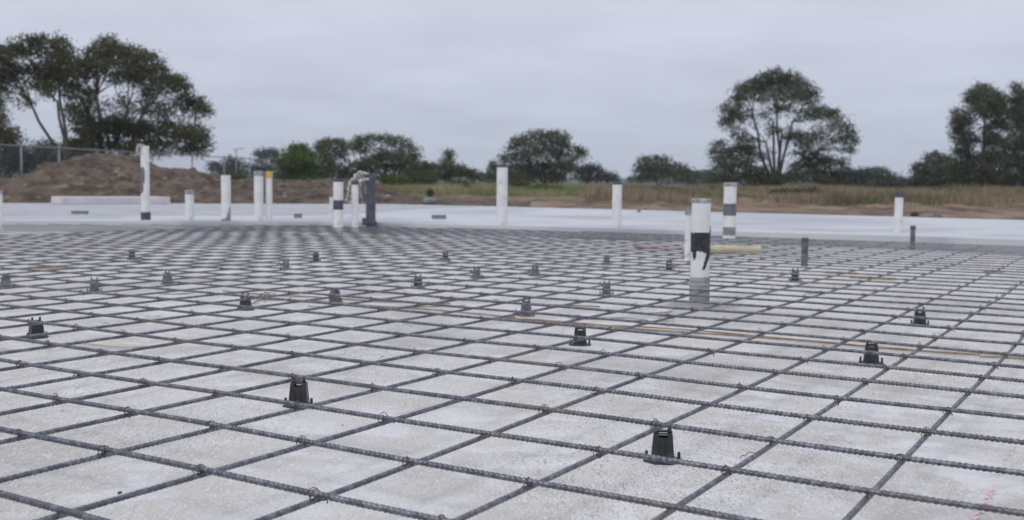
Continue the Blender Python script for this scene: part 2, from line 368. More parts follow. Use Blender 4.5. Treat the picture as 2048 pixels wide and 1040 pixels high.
grid = np.arange(-16, 16, .05)
for fam in 'AB':
    for k in range(-30, 75):
        pts = ptA(k, grid) if fam == 'A' else ptB(k, grid)
        ok = inside(pts)
        if ok.sum() < 4: continue
        pts = pts[ok]; dmin = np.hypot(pts[:, 0], pts[:, 1]).min()
        bars.append((dmin, fam, k, pts))
bars.sort(key=lambda q: q[0])
restV, restQ, nv = [], [], 0
print('bars', len(bars))
for c, (dmin, fam, k, pts) in enumerate(bars):
    V, Qd = rebar(pts, ZA if fam == 'A' else ZB, (k*3*.61 if fam == 'A' else 1.1*math.sin(k)+.2), 0.00115 if fam == 'A' else .0007)
    if c < 99: npmesh('steel_bar', V, Qd, M_steel, mat_root, smooth=True)
    else: restV.append(V); restQ.append(Qd+nv); nv += len(V)
if restV: npmesh('steel_bar', np.concatenate(restV), np.concatenate(restQ), M_steel, mat_root, smooth=True)['kind'] = 'stuff'

# tie wires at the crossings
cross = []
for i in range(-6, 40):
    for j in range(-30, 30):
        b_, a_ = j*.2*RB, i*.2
        for _ in range(3):
            a_ = float(offA(i, np.array([b_]))[0]); b_ = float(offB(j, np.array([a_]))[0])
        p = P0+b_*u+a_*v
        if inside(p[None])[0]:
            d = np.hypot(*p)
            if p[1] > 1.0 and abs(p[0]) < .5*p[1]+.05 and d < 6.2: cross.append((d, p[0], p[1]))
cross.sort(); print('crossings', len(cross))
def tie(mb, x, y, seed):
    q = random.Random(seed); z0 = (ZA+ZB)/2+float(zsag(np.array([[x, y]]))[0])
    dg = TH+math.pi/4+(0 if q.random() < .6 else math.pi/2)+q.uniform(-.3, .3); c_, s_ = math.cos(dg), math.sin(dg)
    w = q.uniform(.0055, .0085); pts = []
    up_ = q.uniform(.004, .0095) if q.random() < .30 else .0008
    for k in range(13):                                   # loop over the crossing, tips tucked below
        a_ = math.pi*(-.18+1.36*k/12); ex = 1+.25*math.sin(3*a_+seed)
        r_ = w*ex; pts.append([x+c_*r_*math.cos(a_), y+s_*r_*math.cos(a_), z0+.001+(0.0075+up_*.6)*math.sin(a_)])
    mb.tube(pts, .00068, 5)
    if q.random() < .7:                                   # second strand
        c2, s2 = math.cos(dg+1.2), math.sin(dg+1.2); pts = []
        for k in range(9):
            a_ = math.pi*k/8; pts.append([x+c2*.009*math.cos(a_), y+s2*.009*math.cos(a_), z0+.001+.0092*math.sin(a_)])
        mb.tube(pts, .00068, 5)
    # twisted pigtail
    a0 = q.uniform(0, 6.28); L = q.uniform(.004, .016); pts = []
    bx, by, bz = x+c_*w, y+s_*w, z0-.002
    for k in range(7):
        f = k/6; pts.append([bx+math.cos(a0)*L*f+.0009*math.cos(9*f), by+math.sin(a0)*L*f+.0009*math.sin(9*f), bz+(q.uniform(-.2, .5)*L)*f-.006*f*f])
    mb.tube(pts, .0009, 5)
rest = MB()
off = np.array([0, 2, .0625]); ct = 0
for c, (d, x, y) in enumerate(cross):
    if random.random() < .10: continue
    if ct < 99:
        mb = MB(); tie(mb, x, y, c); mb.v = [q-off for q in mb.v]; mb.build('tie_wire', M_rust, mat_root, smooth=True)
    else: tie(rest, x, y, c)
    ct += 1
if rest.v:
    rest.v = [q-off for q in rest.v]; rest.build('tie_wire', M_rust, mat_root, smooth=True)['kind'] = 'stuff'

# ------------------------------------------------------------------ bar chairs (spacers)
def chair(x, y, rz, kind, label, s=1.0):
    m_ = M_black if kind == 'b' else M_greyp
    o = empty('bar_chair', (x, y, 0), label, 'bar chair', 'plastic bar chairs holding up the steel mat', rz)
    mb = MB()
    if kind == 'b' or kind == 'g':
        k = 8; a = np.arange(k)*2*math.pi/k+math.pi/8; ex = np.array([.034, .030])
    prof = []
    V = []
    for zz, f in ((0.0, 1.0), (.0028, 1.0), (.0045, .90)):
        V += [[.0345*f*math.cos(q), .028*f*math.sin(q), zz] for q in a]
    F = [list(range(8))[::-1], [16+j for j in range(8)]]+[[r_*8+j, r_*8+(j+1) % 8, (r_+1)*8+(j+1) % 8, (r_+1)*8+j] for r_ in range(2) for j in range(8)]
    mb.add(V, F).build('base_plate', m_, o)
    # tapered hollow body: front and back panels, two side webs, a shelf
    b = MB(); zt = .050
    def panel(y0, y1, zh):      # trapezoid with a slot near the top
        w0, w1 = .0200, .0152
        for xa, xb, za, zb in ((-1, 1, .004, .042), (-1, -.45, .042, zh), (.45, 1, .042, zh), (-.45, .45, .047, zh)):
            def X(fx, z): return fx*(w0+(w1-w0)*z/.055)
            yy0, yy1 = y0*(1-.35*za/.055), y0*(1-.35*zb/.055); th = .0018
            vv = [[X(xa, za), yy0-th/2, za], [X(xb, za), yy0-th/2, za], [X(xb, zb), yy1-th/2, zb], [X(xa, zb), yy1-th/2, zb]]
            vv += [[p_[0], p_[1]+th, p_[2]] for p_ in vv]
            b.add(vv, [[0, 1, 2, 3], [7, 6, 5, 4], [0, 4, 5, 1], [1, 5, 6, 2], [2, 6, 7, 3], [3, 7, 4, 0]])
    panel(-.013, 0, zt); panel(.013, 0, zt)
    for sx_ in (-1, 1):
        vv = []
        for z_ in (.004, zt):
            w = .0200+(.0152-.0200)*z_/.055; yy = .0115*(1-.35*z_/.055)
            vv += [[sx_*w, -yy, z_], [sx_*w, yy, z_], [sx_*(w-.002), yy, z_], [sx_*(w-.002), -yy, z_]]
        b.add(vv, [[0, 1, 2, 3][::-1], [4, 5, 6, 7], [0, 1, 5, 4], [1, 2, 6, 5], [2, 3, 7, 6], [3, 0, 4, 7]])
    for z_ in (.018, .034): b.box((0, 0, z_), (.030, .016, .0016))
    for xx in (-.006, .006): b.box((xx, -.0136, .02), (.0014, .0016, .026), rx=-.08)
    b.build('body', m_, o, bevel=.0005)
    for sx_ in (-1, 1):
        MB().box((sx_*.0270, -.004, .0105), (.0056, .004, .0145), taper=.9).build('side_tab', m_, o, bevel=.0006)
    for sx_ in (-1, 1):          # rounded prongs which cradle the bar
        p = [[sx_*.0105, 0, .049], [sx_*.0108, 0, .054], [sx_*.0110, 0, .057], [sx_*.0112, 0, .0605], [sx_*.0106, 0, .0625]]
        MB().tube(p, [.0036, .0034, .0034, .0032, .0016], 8).build('prong', m_, o, smooth=True)
    MB().box((0, 0, .0515), (.023, .012, .003)).build('saddle', m_, o, bevel=.0006)
    o.scale = (s, s, s)
    return o
CH_L = [
 (1325, 922, .12, 'b', 'black plastic chair nearest the camera, tied with a bright wire twist under a crossing'),
 (598, 812, -.1, 'b', 'black plastic chair alone in the left foreground, right under a bar crossing'),
 (1742, 727, .2, 'b', 'black plastic chair at right with two round knobs showing above the bar'),
 (1160, 690, .1, 'b', 'black plastic chair on a wide octagonal foot in the middle, pale strap beside it'),
 (1839, 650, .3, 'b', 'black plastic chair furthest right, behind the two-knobbed one'),
 (73, 676, .5, 'b', 'black plastic chair at the far left edge with loose pale strips at its foot'),
 (491, 620, -.3, 'b', 'black plastic chair with tangled clear tie offcuts on its right side'),
 (1052, 632, 0, 'g', 'dusty grey plastic chair standing beside the long tan rod, left of the strap'),
 (1213, 590, .1, 'g', 'dusty grey plastic chair between the tan rod and the patched white pipe'),
 (836, 577, 0, 'b', 'dark plastic chair in the middle distance left of the two pale grey ones'),
 (1590, 561, .2, 'b', 'dark plastic chair just below the short grey stub in the mat'),
 (670, 606, .7, 'g', 'low dusty brown-grey chair beside a bundle of tan rods'),
 (189, 584, .2, 'g', 'pale grey plastic chair at the left, behind the one at the left edge'),
 (953, 556, .3, 'g', 'pale grey plastic chair, left one of two side by side behind the centre'),
 (1070, 552, .4, 'g', 'pale grey plastic chair, right one of two side by side behind the centre'),
 (1338, 542, .1, 'b', 'dark plastic chair just left of the foot of the patched white pipe'),
 (1213, 530, 0, 'g', 'small blurred grey chair behind the centre, left of the small thin white pipe'),
 (632, 523, 0, 'b', 'small blurred dark chair left of centre, right one of a far pair'),
 (572, 539, .1, 'g', 'small blurred bluish grey chair left of centre, left one of a far pair'),
 (264, 519, 0, 'b', 'small blurred black chair far back on the left near a faded pink strip'),
 (335, 568, .9, 'g', 'low brownish chair tipped amid brown rods on the left'),
 (891, 521, 0, 'b', 'small blurred dark chair far back near the photo centre'),
 (12, 577, .4, 'g', 'blurred brownish chair cut by the left frame edge'),
]
for x, y, rz, k, lab in CH_L:
    p = on(x, y, 0); chair(p[0], p[1], rz-.12-math.atan2(p[0], p[1]), k, lab)

# ------------------------------------------------------------------ pipes
def at_base(px, d, z): p = at(px, 400, d); return p[0], d, z
def stain_patch(o, r, z0, z1, a0, a1, f, m_, name):
    na_, nz_ = 40, 44; V = []; F = []; idx = {}
    mb = MB()
    for i in range(nz_+1):
        for j in range(na_+1):
            a_ = a0+(a1-a0)*j/na_; z_ = z0+(z1-z0)*i/nz_; V.append([r*math.cos(a_), r*math.sin(a_), z_])
    for i in range(nz_):
        for j in range(na_):
            if f((j+.5)/na_, (i+.5)/nz_): k = i*(na_+1)+j; F.append([k, k+1, k+na_+2, k+na_+1])
    o2 = mb.add(V, F).build(name, m_, o, smooth=True); s_ = o2.modifiers.new('thick', 'SOLIDIFY'); s_.thickness = .0012; s_.offset = 1
    return o2
def pipe(px, d, z, top, wpx, label, cap=M_cap, body=M_pipe, name='white_pipe', cat='pipe', lean=0, capdia=1.06, caph=None, group='white pipes standing up through the slab', nobase=False):
    x, y, _ = at_base(px, d, z); r = wpx*d/FPX/2
    zt = at(px, top, d)[2]; h = zt-z
    o = empty(name, (x, y, z), label, cat, group)
    o.rotation_euler = (0, R(lean), 0)
    ch_ = caph or .035
    wob = [(r*(1+.012*math.sin(k*1.3+px)), h*k/14) for k in range(1, 14)]
    MB().lathe([(r*1.0, 0)]+wob+[(r, h-.012)], k=32).build('pipe_wall', body, o, smooth=False)
    if cap:
        cr = r*capdia+.0015
        MB().lathe([(r+.0005, h-ch_), (cr, h-ch_+.002), (cr, h-.008), (cr*.97, h-.003), (cr*.86, h), (cr*.80, h), (cr*.76, h-.003), (.001, h-.002)], k=32).build('cap', cap, o, smooth=False)
    for q in o.children:
        q.data.shade_smooth(); q.modifiers.new('e', 'EDGE_SPLIT').split_angle = R(40)
    return o, r, h
def band(o, r, z0, z1, m_, name='band', e=.0012):
    q = MB().lathe([(r, z0), (r+e, z0+.001), (r+e, z1-.001), (r, z1)], k=32).build(name, m_, o); q.data.shade_smooth(); q.modifiers.new('e', 'EDGE_SPLIT').split_angle = R(40); return q

# the near pipe with the bitumen patch
D1 = 4.17
o, r, h = pipe(1403, D1, 0, 397, 37.5, 'thick white pipe with torn black bitumen patch and dripping streak, nearest of the pipes', caph=.016)
def blot(fx, fz):
    a_ = R(183+174*fx); X = (math.cos(a_)+1)/2; y = 540-fz*90; n_ = mnoise.noise(Vector((fx*7, fz*11, 2.2)))
    if 465+3*n_ < y < 503+3*n_ and X < .97: return True
    if y <= 466 and X > .86+.05*n_ and y > 452+14*(1-X)/.14: return True
    if y >= 500:
        c = .90-.30*((y-500)/36)**1.3; w = .15-.10*(y-500)/36
        if abs(X-c-.03*n_) < w and y < 537: return True
        if abs(X-.14-.03*n_) < .11-.10*(y-500)/22 and y < 520: return True
    return False
stain_patch(o, r+.0006, h-(540-397)*D1/FPX, h-(450-397)*D1/FPX, R(183), R(357), blot, M_bit, 'bitumen_patch')
sl = band(o, r, 0.0, .108, mat('pale_reflection_grey', (.36, .365, .38), .6, c2=(.24, .245, .26), scale=16), 'reflection_sleeve', .003)  # grey sleeve stands in for the pipe's soft reflection in the wet slab
for k in range(5): band(o, r+.0025, .012+.019*k, .018+.019*k, M_sleeve, 'reflection_ring', .0012)  # rings added to the sleeve that imitates the reflection
MB().lathe([(r+.004, 0), (r+.012, .001), (r+.010, .006), (r+.004, .010)], k=32).build('mortar_collar', M_greyc, o)
o, r2, h2 = pipe(1377, 5.7, 0, 419, 11.5, 'small thin white pipe tucked behind the left side of the patched white pipe', caph=.03)
o, r, h = pipe(1460, 8.2, 0, 365, 25, 'tall white pipe with one grey band, rising behind the cream tube', caph=.03)
band(o, r, h-(431-365)*8.2/FPX, h-(407-365)*8.2/FPX, mat('mid_grey_band', (.15, .155, .17), .6, c2=(.10, .10, .11), scale=20)); band(o, r, .095, .16, M_sleeve, 'collar')
pipe(1234, 9.35, 0, 364, 19, 'plain white pipe with thin dark cap, right of the photo centre, between two taller ones', cap=M_band, caph=.022)
pipe(1004, 9.75, 0, 330, 21.5, 'tallest plain white pipe, dark rim, standing alone at the photo centre', cap=M_band, caph=.022)
pipe(1798, 8.75, UZ, 384, 16, 'slim white pipe with dark cap on the pale slab, rightmost of the white pipes', cap=M_band, caph=.045)
o, r, h = pipe(291, 10.15, 0, 292, 16.5, 'tallest slim white pipe, before the dirt heap, grey scar and rag near its top', cap=None)
def scar(fx, fz): return fx < .50+.28*fz-.25*max(0, fz-.8)*4*fz+.1*mnoise.noise(Vector((fx*5, fz*6, 0))) and fx > .02
stain_patch(o, r+.0006, h-(385-292)*10.15/FPX, h-(334-292)*10.15/FPX, R(180), R(330), scar, mat('peeled_grey', (.11, .11, .12), .8, c2=(.18, .17, .16), scale=40), 'peeled_scar')
band(o, r, .08, .175, M_band, 'dark_clamp', .006)
MB().lathe([(r*.9, h-.02), (r*1.04, h-.018), (r*1.02, h), (r*.8, h+.001)], k=24).build('rim', M_pipe, o)
pipe(379, 10.1, 0, 380, 17, 'shortest white pipe with grey cap, right of the tallest slim one', caph=.04)
o, r, h = pipe(452, 10.1, 0, 348, 18.5, 'plain white pipe without a dark cap, grey smear at its foot', cap=None)
def smear(fx, fz): return fx > .35+.6*fz+.12*mnoise.noise(Vector((fx*5, fz*5, 3))) or fz < .30
stain_patch(o, r+.0006, .07, .24, R(190), R(350), smear, M_sleeve, 'grey_smear')
pipe(517.5, 10.15, 0, 342, 18, 'white pipe with domed grey cap, left partner of the yellow capped one', cap=M_cap, caph=.045)
pipe(538, 10.2, 0, 343, 13, 'slim white pipe with bright yellow cap', cap=M_yellow, caph=.062)
o, r, h = pipe(676.5, 9.6, 0, 358, 19.5, 'white pipe with dark cap and a broad dark band halfway', cap=M_band, caph=.025)
band(o, r, h-(419-358)*9.6/FPX, h-(400-358)*9.6/FPX, M_band)
pipe(663, 10.6, UZ, 392, 7, 'short thin white stub half hidden behind the dark banded pipe', cap=None, group='white pipes standing up through the slab')
o, r, h = pipe(710, 9.7, 0, 362, 13.5, 'slim white pipe with dark cap, left of the cloth and the slate grey pipe', cap=M_band, caph=.035)
o, r, h = pipe(741.5, 10.0, 0, 347, 19.5, 'slate grey upright pipe with a white cloth hanging behind it', cap=M_dgpipe, body=M_dgpipe, name='grey_pipe', group=None, caph=.05)
MB().box((-.055, -.01, .11), (.045, .05, .07)).build('bracket', M_dgpipe, o, bevel=.006)
MB().lathe([(r*1.25, .085), (r*1.3, .105), (r*1.02, .12)], k=24).build('foot_collar', M_band, o)
pipe(-2, 9.3, 0, 380, 13, 'white pipe cut in half by the left frame edge', cap=M_cap)
def stub(px, d, top, w, label):
    x, y, _ = at_base(px, d, 0); zt = at(px, top, d)[2]; w = w*d/FPX
    o = empty('grey_stub', (x, y, 0), label, 'stub', 'short grey stubs in the mat')
    MB().lathe([(w/2, 0), (w/2, zt-.004), (w/2*.93, zt), (w/2*.75, zt), (w/2*.72, zt-.03)], k=20).build('tube', M_dsl, o, bevel=0).data.shade_smooth()
    MB().lathe([(w/2+.0005, zt-.028), (w/2+.003, zt-.027), (w/2+.003, zt-.008), (w/2, zt-.007)], k=20).build('rim', M_dgpipe, o)
stub(1612.5, 6.3, 475, 13, 'short grey stub in the mat, nearer and wider of two, right of the cream tube')
stub(1828, 8.05, 451, 9.5, 'short dark stub tube standing by the slim rightmost white pipe, further of two')

# cloths
def cloth(name, pts, wid, label, seed, yy, thick=.006, parent=None):
    """a crumpled strip that follows pts (pixel path at depth yy)"""
    P = np.array([at(x, y, yy) for x, y in pts]); s = np.r_[0, np.cumsum(np.linalg.norm(np.diff(P, axis=0), axis=1))]
    n_, k_ = 50, 12; q = np.linspace(0, s[-1], n_); C = np.stack([np.interp(q, s, P[:, c]) for c in range(3)], 1)
    wd = np.interp(q, np.linspace(0, s[-1], len(wid)), wid); t_ = np.gradient(C, axis=0); t_ /= np.linalg.norm(t_, axis=1)[:, None]
    V = []; sd_ = np.cross(t_, [0, 1.0, 0]); sd_ /= np.linalg.norm(sd_, axis=1)[:, None]
    for i in range(n_):
        for j in range(k_):
            f = j/(k_-1)-.5; nn = mnoise.noise(Vector((i*.35, j*.8, seed))); n2 = mnoise.noise(Vector((i*.25+9, j*.3, seed)))
            V.append(C[i]+sd_[i]*f*wd[i]*(1+.5*n2)+np.array([.008*n2, .05*nn+.03*math.cos(f*6), .012*nn]))
    F = [[i*k_+j, i*k_+j+1, (i+1)*k_+j+1, (i+1)*k_+j] for i in range(n_-1) for j in range(k_-1)]
    o = MB().add(V, F).build(name, M_rag, smooth=True); m_ = o.modifiers.new('t', 'SOLIDIFY'); m_.thickness = thick
    return tag(o, label, 'cloth')
cloth('cloth', [(738, 352), (724, 352), (715, 358), (706, 366), (701, 380), (700, 395), (697, 404)], [.07, .09, .09, .07, .05, .05, .06], 'white cloth slung between the slate grey pipe and the slim pipe beside it', 1.0, 9.98)
cloth('rag', [(738, 358), (729, 366), (727, 382), (731, 395), (729, 407)], [.07, .08, .06, .07, .05], 'crumpled white rag hanging straight down against the left of the slate grey pipe', 4.0, 10.12)
cloth('rag', [(286, 291), (280, 291), (279, 300), (280, 310)], [.02, .035, .035, .02], 'small white rag tied on the top of the tallest slim pipe', 7.0, 10.15)

# cream tube lying on the mat + red cord
a = on(1366, 497, .100); b_ = on(1520, 499.5, .100); d_ = (b_-a)
o = empty('cream_tube', tuple((a+b_)/2), 'cream plastic tube lying flat on the mat behind the patched white pipe', 'tube')
L = np.linalg.norm(d_)/2; dn = d_/np.linalg.norm(d_); rt = .0235
mb = MB()
mb.tube([-dn*L, -dn*L*.5, dn*0, dn*L*.5, dn*L], rt, 28, caps=False); mb.tube([dn*L, dn*L*.99, -dn*L*.99, -dn*L], rt*.86, 28, caps=False)
k = 28
mb.build('tube_wall', M_cream, o, smooth=True)
ring = MB(); ring.tube([dn*(L-.012), dn*(L+.001)], rt+.0018, 28, caps=False); ring.tube([dn*(L+.001), dn*(L-.012)], rt*.86, 28, caps=False)
ring.tube([dn*(L+.0005), dn*(L+.0012)], [rt+.0018, rt*.86], 28, caps=False); ring.build('tube_rim', M_cream, o, smooth=True)
def rod(pts, r, m_, name, label, cat='rod', z=.006, group=None, wob=.0):
    P = np.array([on(x, y, z) for x, y in pts]); s = np.r_[0, np.cumsum(np.linalg.norm(np.diff(P, axis=0), axis=1))]; q = np.linspace(0, s[-1], 40)
    C = np.stack([np.interp(q, s, P[:, c]) for c in range(3)], 1)
    for _ in range(4): C[1:-1] = (C[:-2]+C[1:-1]*2+C[2:])/4
    C[:, 1] += wob*np.sin(q*9)
    return tag(MB().tube(C, r, 8).build(name, m_, smooth=True), label, cat, group)
rod([(1268, 494), (1330, 498), (1368, 500)], .0035, M_red, 'red_cord', 'thin red cord lying on the mat, ending at the cream tube', 'cord', z=.085)
rod([(1010, 637), (1100, 641), (1200, 650), (1290, 660), (1480, 671), (1640, 683), (1720, 692), (1860, 703), (2090, 717)], .0032, M_tan, 'tan_rod', 'long thin tan rod on the slab running from the centre out past the right edge', group='tan rods on the slab')
rod([(1080, 644), (1180, 650), (1260, 652), (1420, 663), (1560, 676)], .0024, M_tan, 'tan_rod', 'thin rusty rod on the slab close behind the longest tan rod', group='tan rods on the slab')
rod([(620, 600), (720, 611), (850, 618), (960, 628), (1030, 635)], .003, M_tan, 'tan_rod', 'tan rod on the slab ending at the grey chair left of the strap', group='tan rods on the slab')
rod([(446, 582), (545, 591), (620, 593), (760, 603), (900, 607)], .003, M_tan, 'tan_rod', 'tan rod behind the chair with tangled offcuts, furthest back of the rods at left', group='tan rods on the slab')
rod([(520, 600), (607, 601), (700, 608), (800, 615), (930, 611)], .0025, M_tan, 'tan_rod', 'thin brown rod passing the low brown-grey chair', group='tan rods on the slab')
rod([(880, 598), (1010, 604), (1100, 609), (1200, 613)], .0028, M_tan, 'tan_rod', 'tan rod on the slab behind the grey chair right of centre', group='tan rods on the slab')
rod([(150, 683), (180, 688), (240, 694), (310, 693), (350, 684)], .0022, M_cream, 'cream_wire', 'curved cream wire on the slab right of the far left chair', 'wire')
rod([(1104, 628), (1180, 635), (1260, 636), (1295, 641)], .003, M_sleeve, 'grey_rod', 'short dark grey rod on the slab right of the grey chair by the strap')
rod([(1205, 620), (1300, 626), (1345, 624)], .002, M_sleeve, 'grey_rod', 'faint grey rod behind the centre right, above the short dark grey one')
rod([(1960, 711), (2000, 712), (2060, 716)], .0035, M_cream, 'cream_wire', 'pale rod end at the right frame edge beside the longest tan rod', 'wire')
rod([(1077, 700), (1086, 688), (1097, 677), (1112, 668), (1130, 656)], .0016, M_rag, 'plastic_strap', 'thin pale plastic strap curling up beside the chair with the octagonal foot', 'strap', z=.03)
def slip(x0, y0, x1, y1, w, m_, name, label, cat, group=None, z=.0):
    a = on(x0, y0, z); b_ = on(x1, y1, z); c = (a+b_)/2; d = b_-a
    o = MB().box((0, 0, .006), (np.linalg.norm(d[:2]), w, .010)).build(name, m_, bevel=.001)
    o.location = (c[0], c[1], z); o.rotation_euler = (0, 0, math.atan2(d[1], d[0])); return tag(o, label, cat, group)
G = 'yellow timber slats under the mat'
slip(1700, 556, 1790, 560, .05, M_wood, 'timber_slat', 'bright yellow timber slat under the mat, right of the dark chair by the grey stub', 'slat', G)
slip(1650, 546, 1715, 549, .05, M_wood, 'timber_slat', 'dull yellow slat just behind the bright one', 'slat', G)
slip(1968, 543, 2008, 545, .06, M_wood, 'timber_slat', 'short yellow slat near the right frame edge', 'slat', G)
slip(745, 475, 782, 476, .09, M_wood, 'timber_slat', 'small yellow slat far back below the slate grey pipe', 'slat', G)
slip(135, 470, 180, 471, .09, M_wood, 'timber_slat', 'yellow slat far back at the left, below the long foam board', 'slat', G)
slip(60, 537, 130, 539, .03, M_wood, 'timber_slat', 'thin yellow slat at left, near the left frame edge', 'slat', G)
slip(155, 504, 200, 505, .07, M_pink, 'pink_slat', 'faded pink strip under the mat left of the small far black chair', 'slat')
slip(1140, 477, 1290, 481, .04, M_tan, 'brown_slat', 'thin brown batten far back in front of the plain white pipe right of centre', 'slat')
slip(350, 455, 640, 452.5, .05, M_tan, 'brown_slat', 'long brown batten lying along the step at the left', 'slat')
slip(820, 466, 1010, 470, .03, M_tan, 'brown_slat', 'thin brown batten far back in front of the tallest central pipe', 'slat')
# flat scraps of pale film on the wet slab
def film(x, y, w, dpt, rz, label, seed):
    c = on(x, y, .004); V = [[0, 0, .0015]]; n_ = 22
    for k in range(n_):
        a_ = 2*math.pi*k/n_; f = 1+.35*mnoise.noise(Vector((math.cos(a_)*2, math.sin(a_)*2, seed))); V.append([w*f*math.cos(a_), dpt*f*math.sin(a_), .0015+.002*math.sin(5*a_)])
    o = MB().add(V, [[0, 1+k, 1+(k+1) % n_] for k in range(n_)]).build('plastic_film', M_rag, smooth=True); s_ = o.modifiers.new('t', 'SOLIDIFY'); s_.thickness = .0008
    o.location = (c[0], c[1], .004); o.rotation_euler = (0, 0, rz); tag(o, label, 'plastic scrap', 'scraps of pale film on the slab')
film(306, 632, .030, .006, .2, 'thin white sliver of film between bars in the left middle', 1)
film(640, 611, .05, .014, .1, 'white scrap of film left of the low brown-grey chair', 2)
film(1180, 636, .08, .016, -.2, 'pale scrap of film beside the short dark grey rod', 3)
film(1300, 640, .09, .012, -.1, 'pale scrap of film behind the longest tan rod, right of the other scrap', 4)
film(1640, 585, .07, .02, 0, 'white scrap of film in the right middle behind the bars', 5)
film(350, 586, .08, .02, .1, 'white scrap of film beside the tipped brown chair', 6)
film(40, 697, .09, .006, .3, 'pale strip of film at the foot of the far left chair', 7)
film(500, 605, .03, .02, .3, 'crumpled clear film beside the chair with tangled offcuts', 8)
# tangle of clear tie offcuts
mb = MB(); c = on(528, 612, 0)
for k in range(5):
    q = random.Random(k); pts = [[c[0]+.025*math.cos(a_*1.7+k)+.01*k-.02, c[1]+.02*math.sin(a_+k), .012+.018*abs(math.sin(a_*1.3+k))+.006*k] for a_ in np.linspace(0, 5, 14)]
    mb.tube(pts, .0012, 5)
tag(mb.build('tie_offcuts', M_tan, smooth=True), 'tangle of wire offcuts right of the black chair at left middle', 'wire offcuts')
# stray wire snippets and crumbs
def snippet(x, y, s, label, seed, m_=M_rust):
    c = on(x, y, 0); q = random.Random(seed); mb = MB(); p = np.array([c[0], c[1], .002]); d = q.uniform(0, 3); pts = [p.copy()]
    for k in range(9):
        d += q.uniform(-.7, .7); p = p+np.array([math.cos(d)*s, math.sin(d)*s, q.uniform(-.1, .6)*s if k < 6 else -.3*s]); p[2] = max(p[2], .0012); pts.append(p.copy())
    mb.tube(pts, .00068, 5); tag(mb.build('wire_snippet', m_, smooth=True), label, 'wire snippet', 'stray snippets of tie wire')
snippet(1480, 917, .004, 'curly wire snippet on the slab right of the nearest chair', 3)
snippet(825, 655, .004, 'bent wire snippet upright by a bar left of the centre chair', 5)
snippet(205, 650, .003, 'small wire snippet near the left middle bars', 8)
snippet(760, 718, .003, 'short brown wire snippet right of the left foreground chair', 9)
def stone(x, y, r, label, m_, seed, zz=0, sq=.6, name='stone', cat='stone', d=None, group=None):
    c = on(x, y, zz) if d is None else at(x, y, d)
    if d is not None: c[2] = zz
    V = []; n1, n2 = 9, 14
    for i in range(n1+1):
        for j in range(n2):
            th, a_ = math.pi*i/n1, 2*math.pi*j/n2; dx = np.array([math.sin(th)*math.cos(a_), math.sin(th)*math.sin(a_), math.cos(th)*sq])
            f = 1+.35*mnoise.noise(Vector((dx[0]*1.4+seed, dx[1]*1.4, dx[2]*1.4))); V.append(dx*r*f)
    F = [[i*n2+j, (i+1)*n2+j, (i+1)*n2+(j+1) % n2, i*n2+(j+1) % n2] for i in range(n1) for j in range(n2)]
    o = MB().add(V, F).build(name, m_, smooth=True); o.location = (c[0], c[1], zz+r*sq*.7); return tag(o, label, cat, group)
stone(239, 987, .0032, 'tiny brown crumb of dirt on a slab square at lower left', M_rockd, 1, name='dirt_crumb', cat='crumb')
stone(685, 851, .0018, 'speck of dark grit on the slab right of the left foreground chair', M_rockd, 2, name='dirt_crumb', cat='crumb')

# pink chalk line and faint red marks
def chalk(pts, w, label, seed, m_=M_pink, gap=.35):
    q = random.Random(seed); mb = MB(); P = np.array([on(x, y, .0035) for x, y in pts]); s = np.r_[0, np.cumsum(np.linalg.norm(np.diff(P, axis=0), axis=1))]
    k = 0
    while k < s[-1]:
        st = q.uniform(.002, .007)
        if q.random() > gap:
            c = np.array([np.interp(k, s, P[:, i]) for i in range(3)])+np.array([q.gauss(0, w*.45), q.gauss(0, w*.45), 0]); n_ = 7; rr_ = q.uniform(.25, .75)*w
            a0 = q.random()*6; V = [c+np.array([rr_*q.uniform(.5, 1.3)*math.cos(a0+6.283*i/n_), rr_*q.uniform(.5, 1.3)*math.sin(a0+6.283*i/n_), q.uniform(0, .0003)]) for i in range(n_)]
            mb.add(V, [list(range(n_))])
        k += st*.4
    return tag(mb.build('chalk_mark', m_), label, 'chalk mark')
chalk([(2045, 858), (2027, 894), (2005, 931), (1997, 947)], .0032, 'faint dotted pink chalk line near the right frame edge, upper stretch', 1, gap=.66)
chalk([(1984, 976), (1969, 1003), (1961, 1015), (1951, 1040)], .005, 'brighter pink chalk line in the lower right corner, lower stretch', 2, gap=.42)
chalk([(1978, 985), (2000, 984)], .003, 'short pink chalk dash crossing the top of the brighter line', 3, gap=.6)
M_redm = mat('faded_red_chalk', (.62, .36, .34), .9, c2=(.6, .54, .52), scale=90, lo=.4, hi=.6, coord='Geo')
chalk([(1318, 634), (1330, 623), (1350, 617)], .007, 'faint red mark on the slab left of the foot of the patched pipe', 4, M_redm, .5)
chalk([(1330, 652), (1352, 644)], .006, 'faint orange mark by a rusty tie below the faint red mark', 5, M_redm, .5)
chalk([(1375, 612), (1425, 613)], .008, 'red smear across the foot of the patched pipe', 6, M_redm, .4)
chalk([(1430, 626), (1450, 612)], .005, 'short red stroke right of the foot of the patched pipe', 7, M_redm, .55)

# items on the far slab
def flatbox(px, py, w, h, label, d=None):
    c = on(px, py+h/2, UZ); k = c[1]/FPX
    o = empty('drain_box', (c[0], c[1], UZ), label, 'drain box', 'low dark boxes on the pale slab')
    MB().box((0, 0, h*k/2), (w*k, .10, h*k)).build('box_body', M_sleeve, o, bevel=.004)
    MB().box((0, 0, h*k+.003), (w*k*1.04, .105, .006)).build('lid', M_band, o, bevel=.002)
flatbox(878, 434.5, 28, 6.5, 'low dark box lying alone on the pale slab, left of the tallest central pipe')
flatbox(596, 432, 13, 7, 'small grey box on the pale slab between the yellow capped and dark banded pipes')
flatbox(160, 426, 28, 5.5, 'low greenish grey box on the slab below the long foam board')
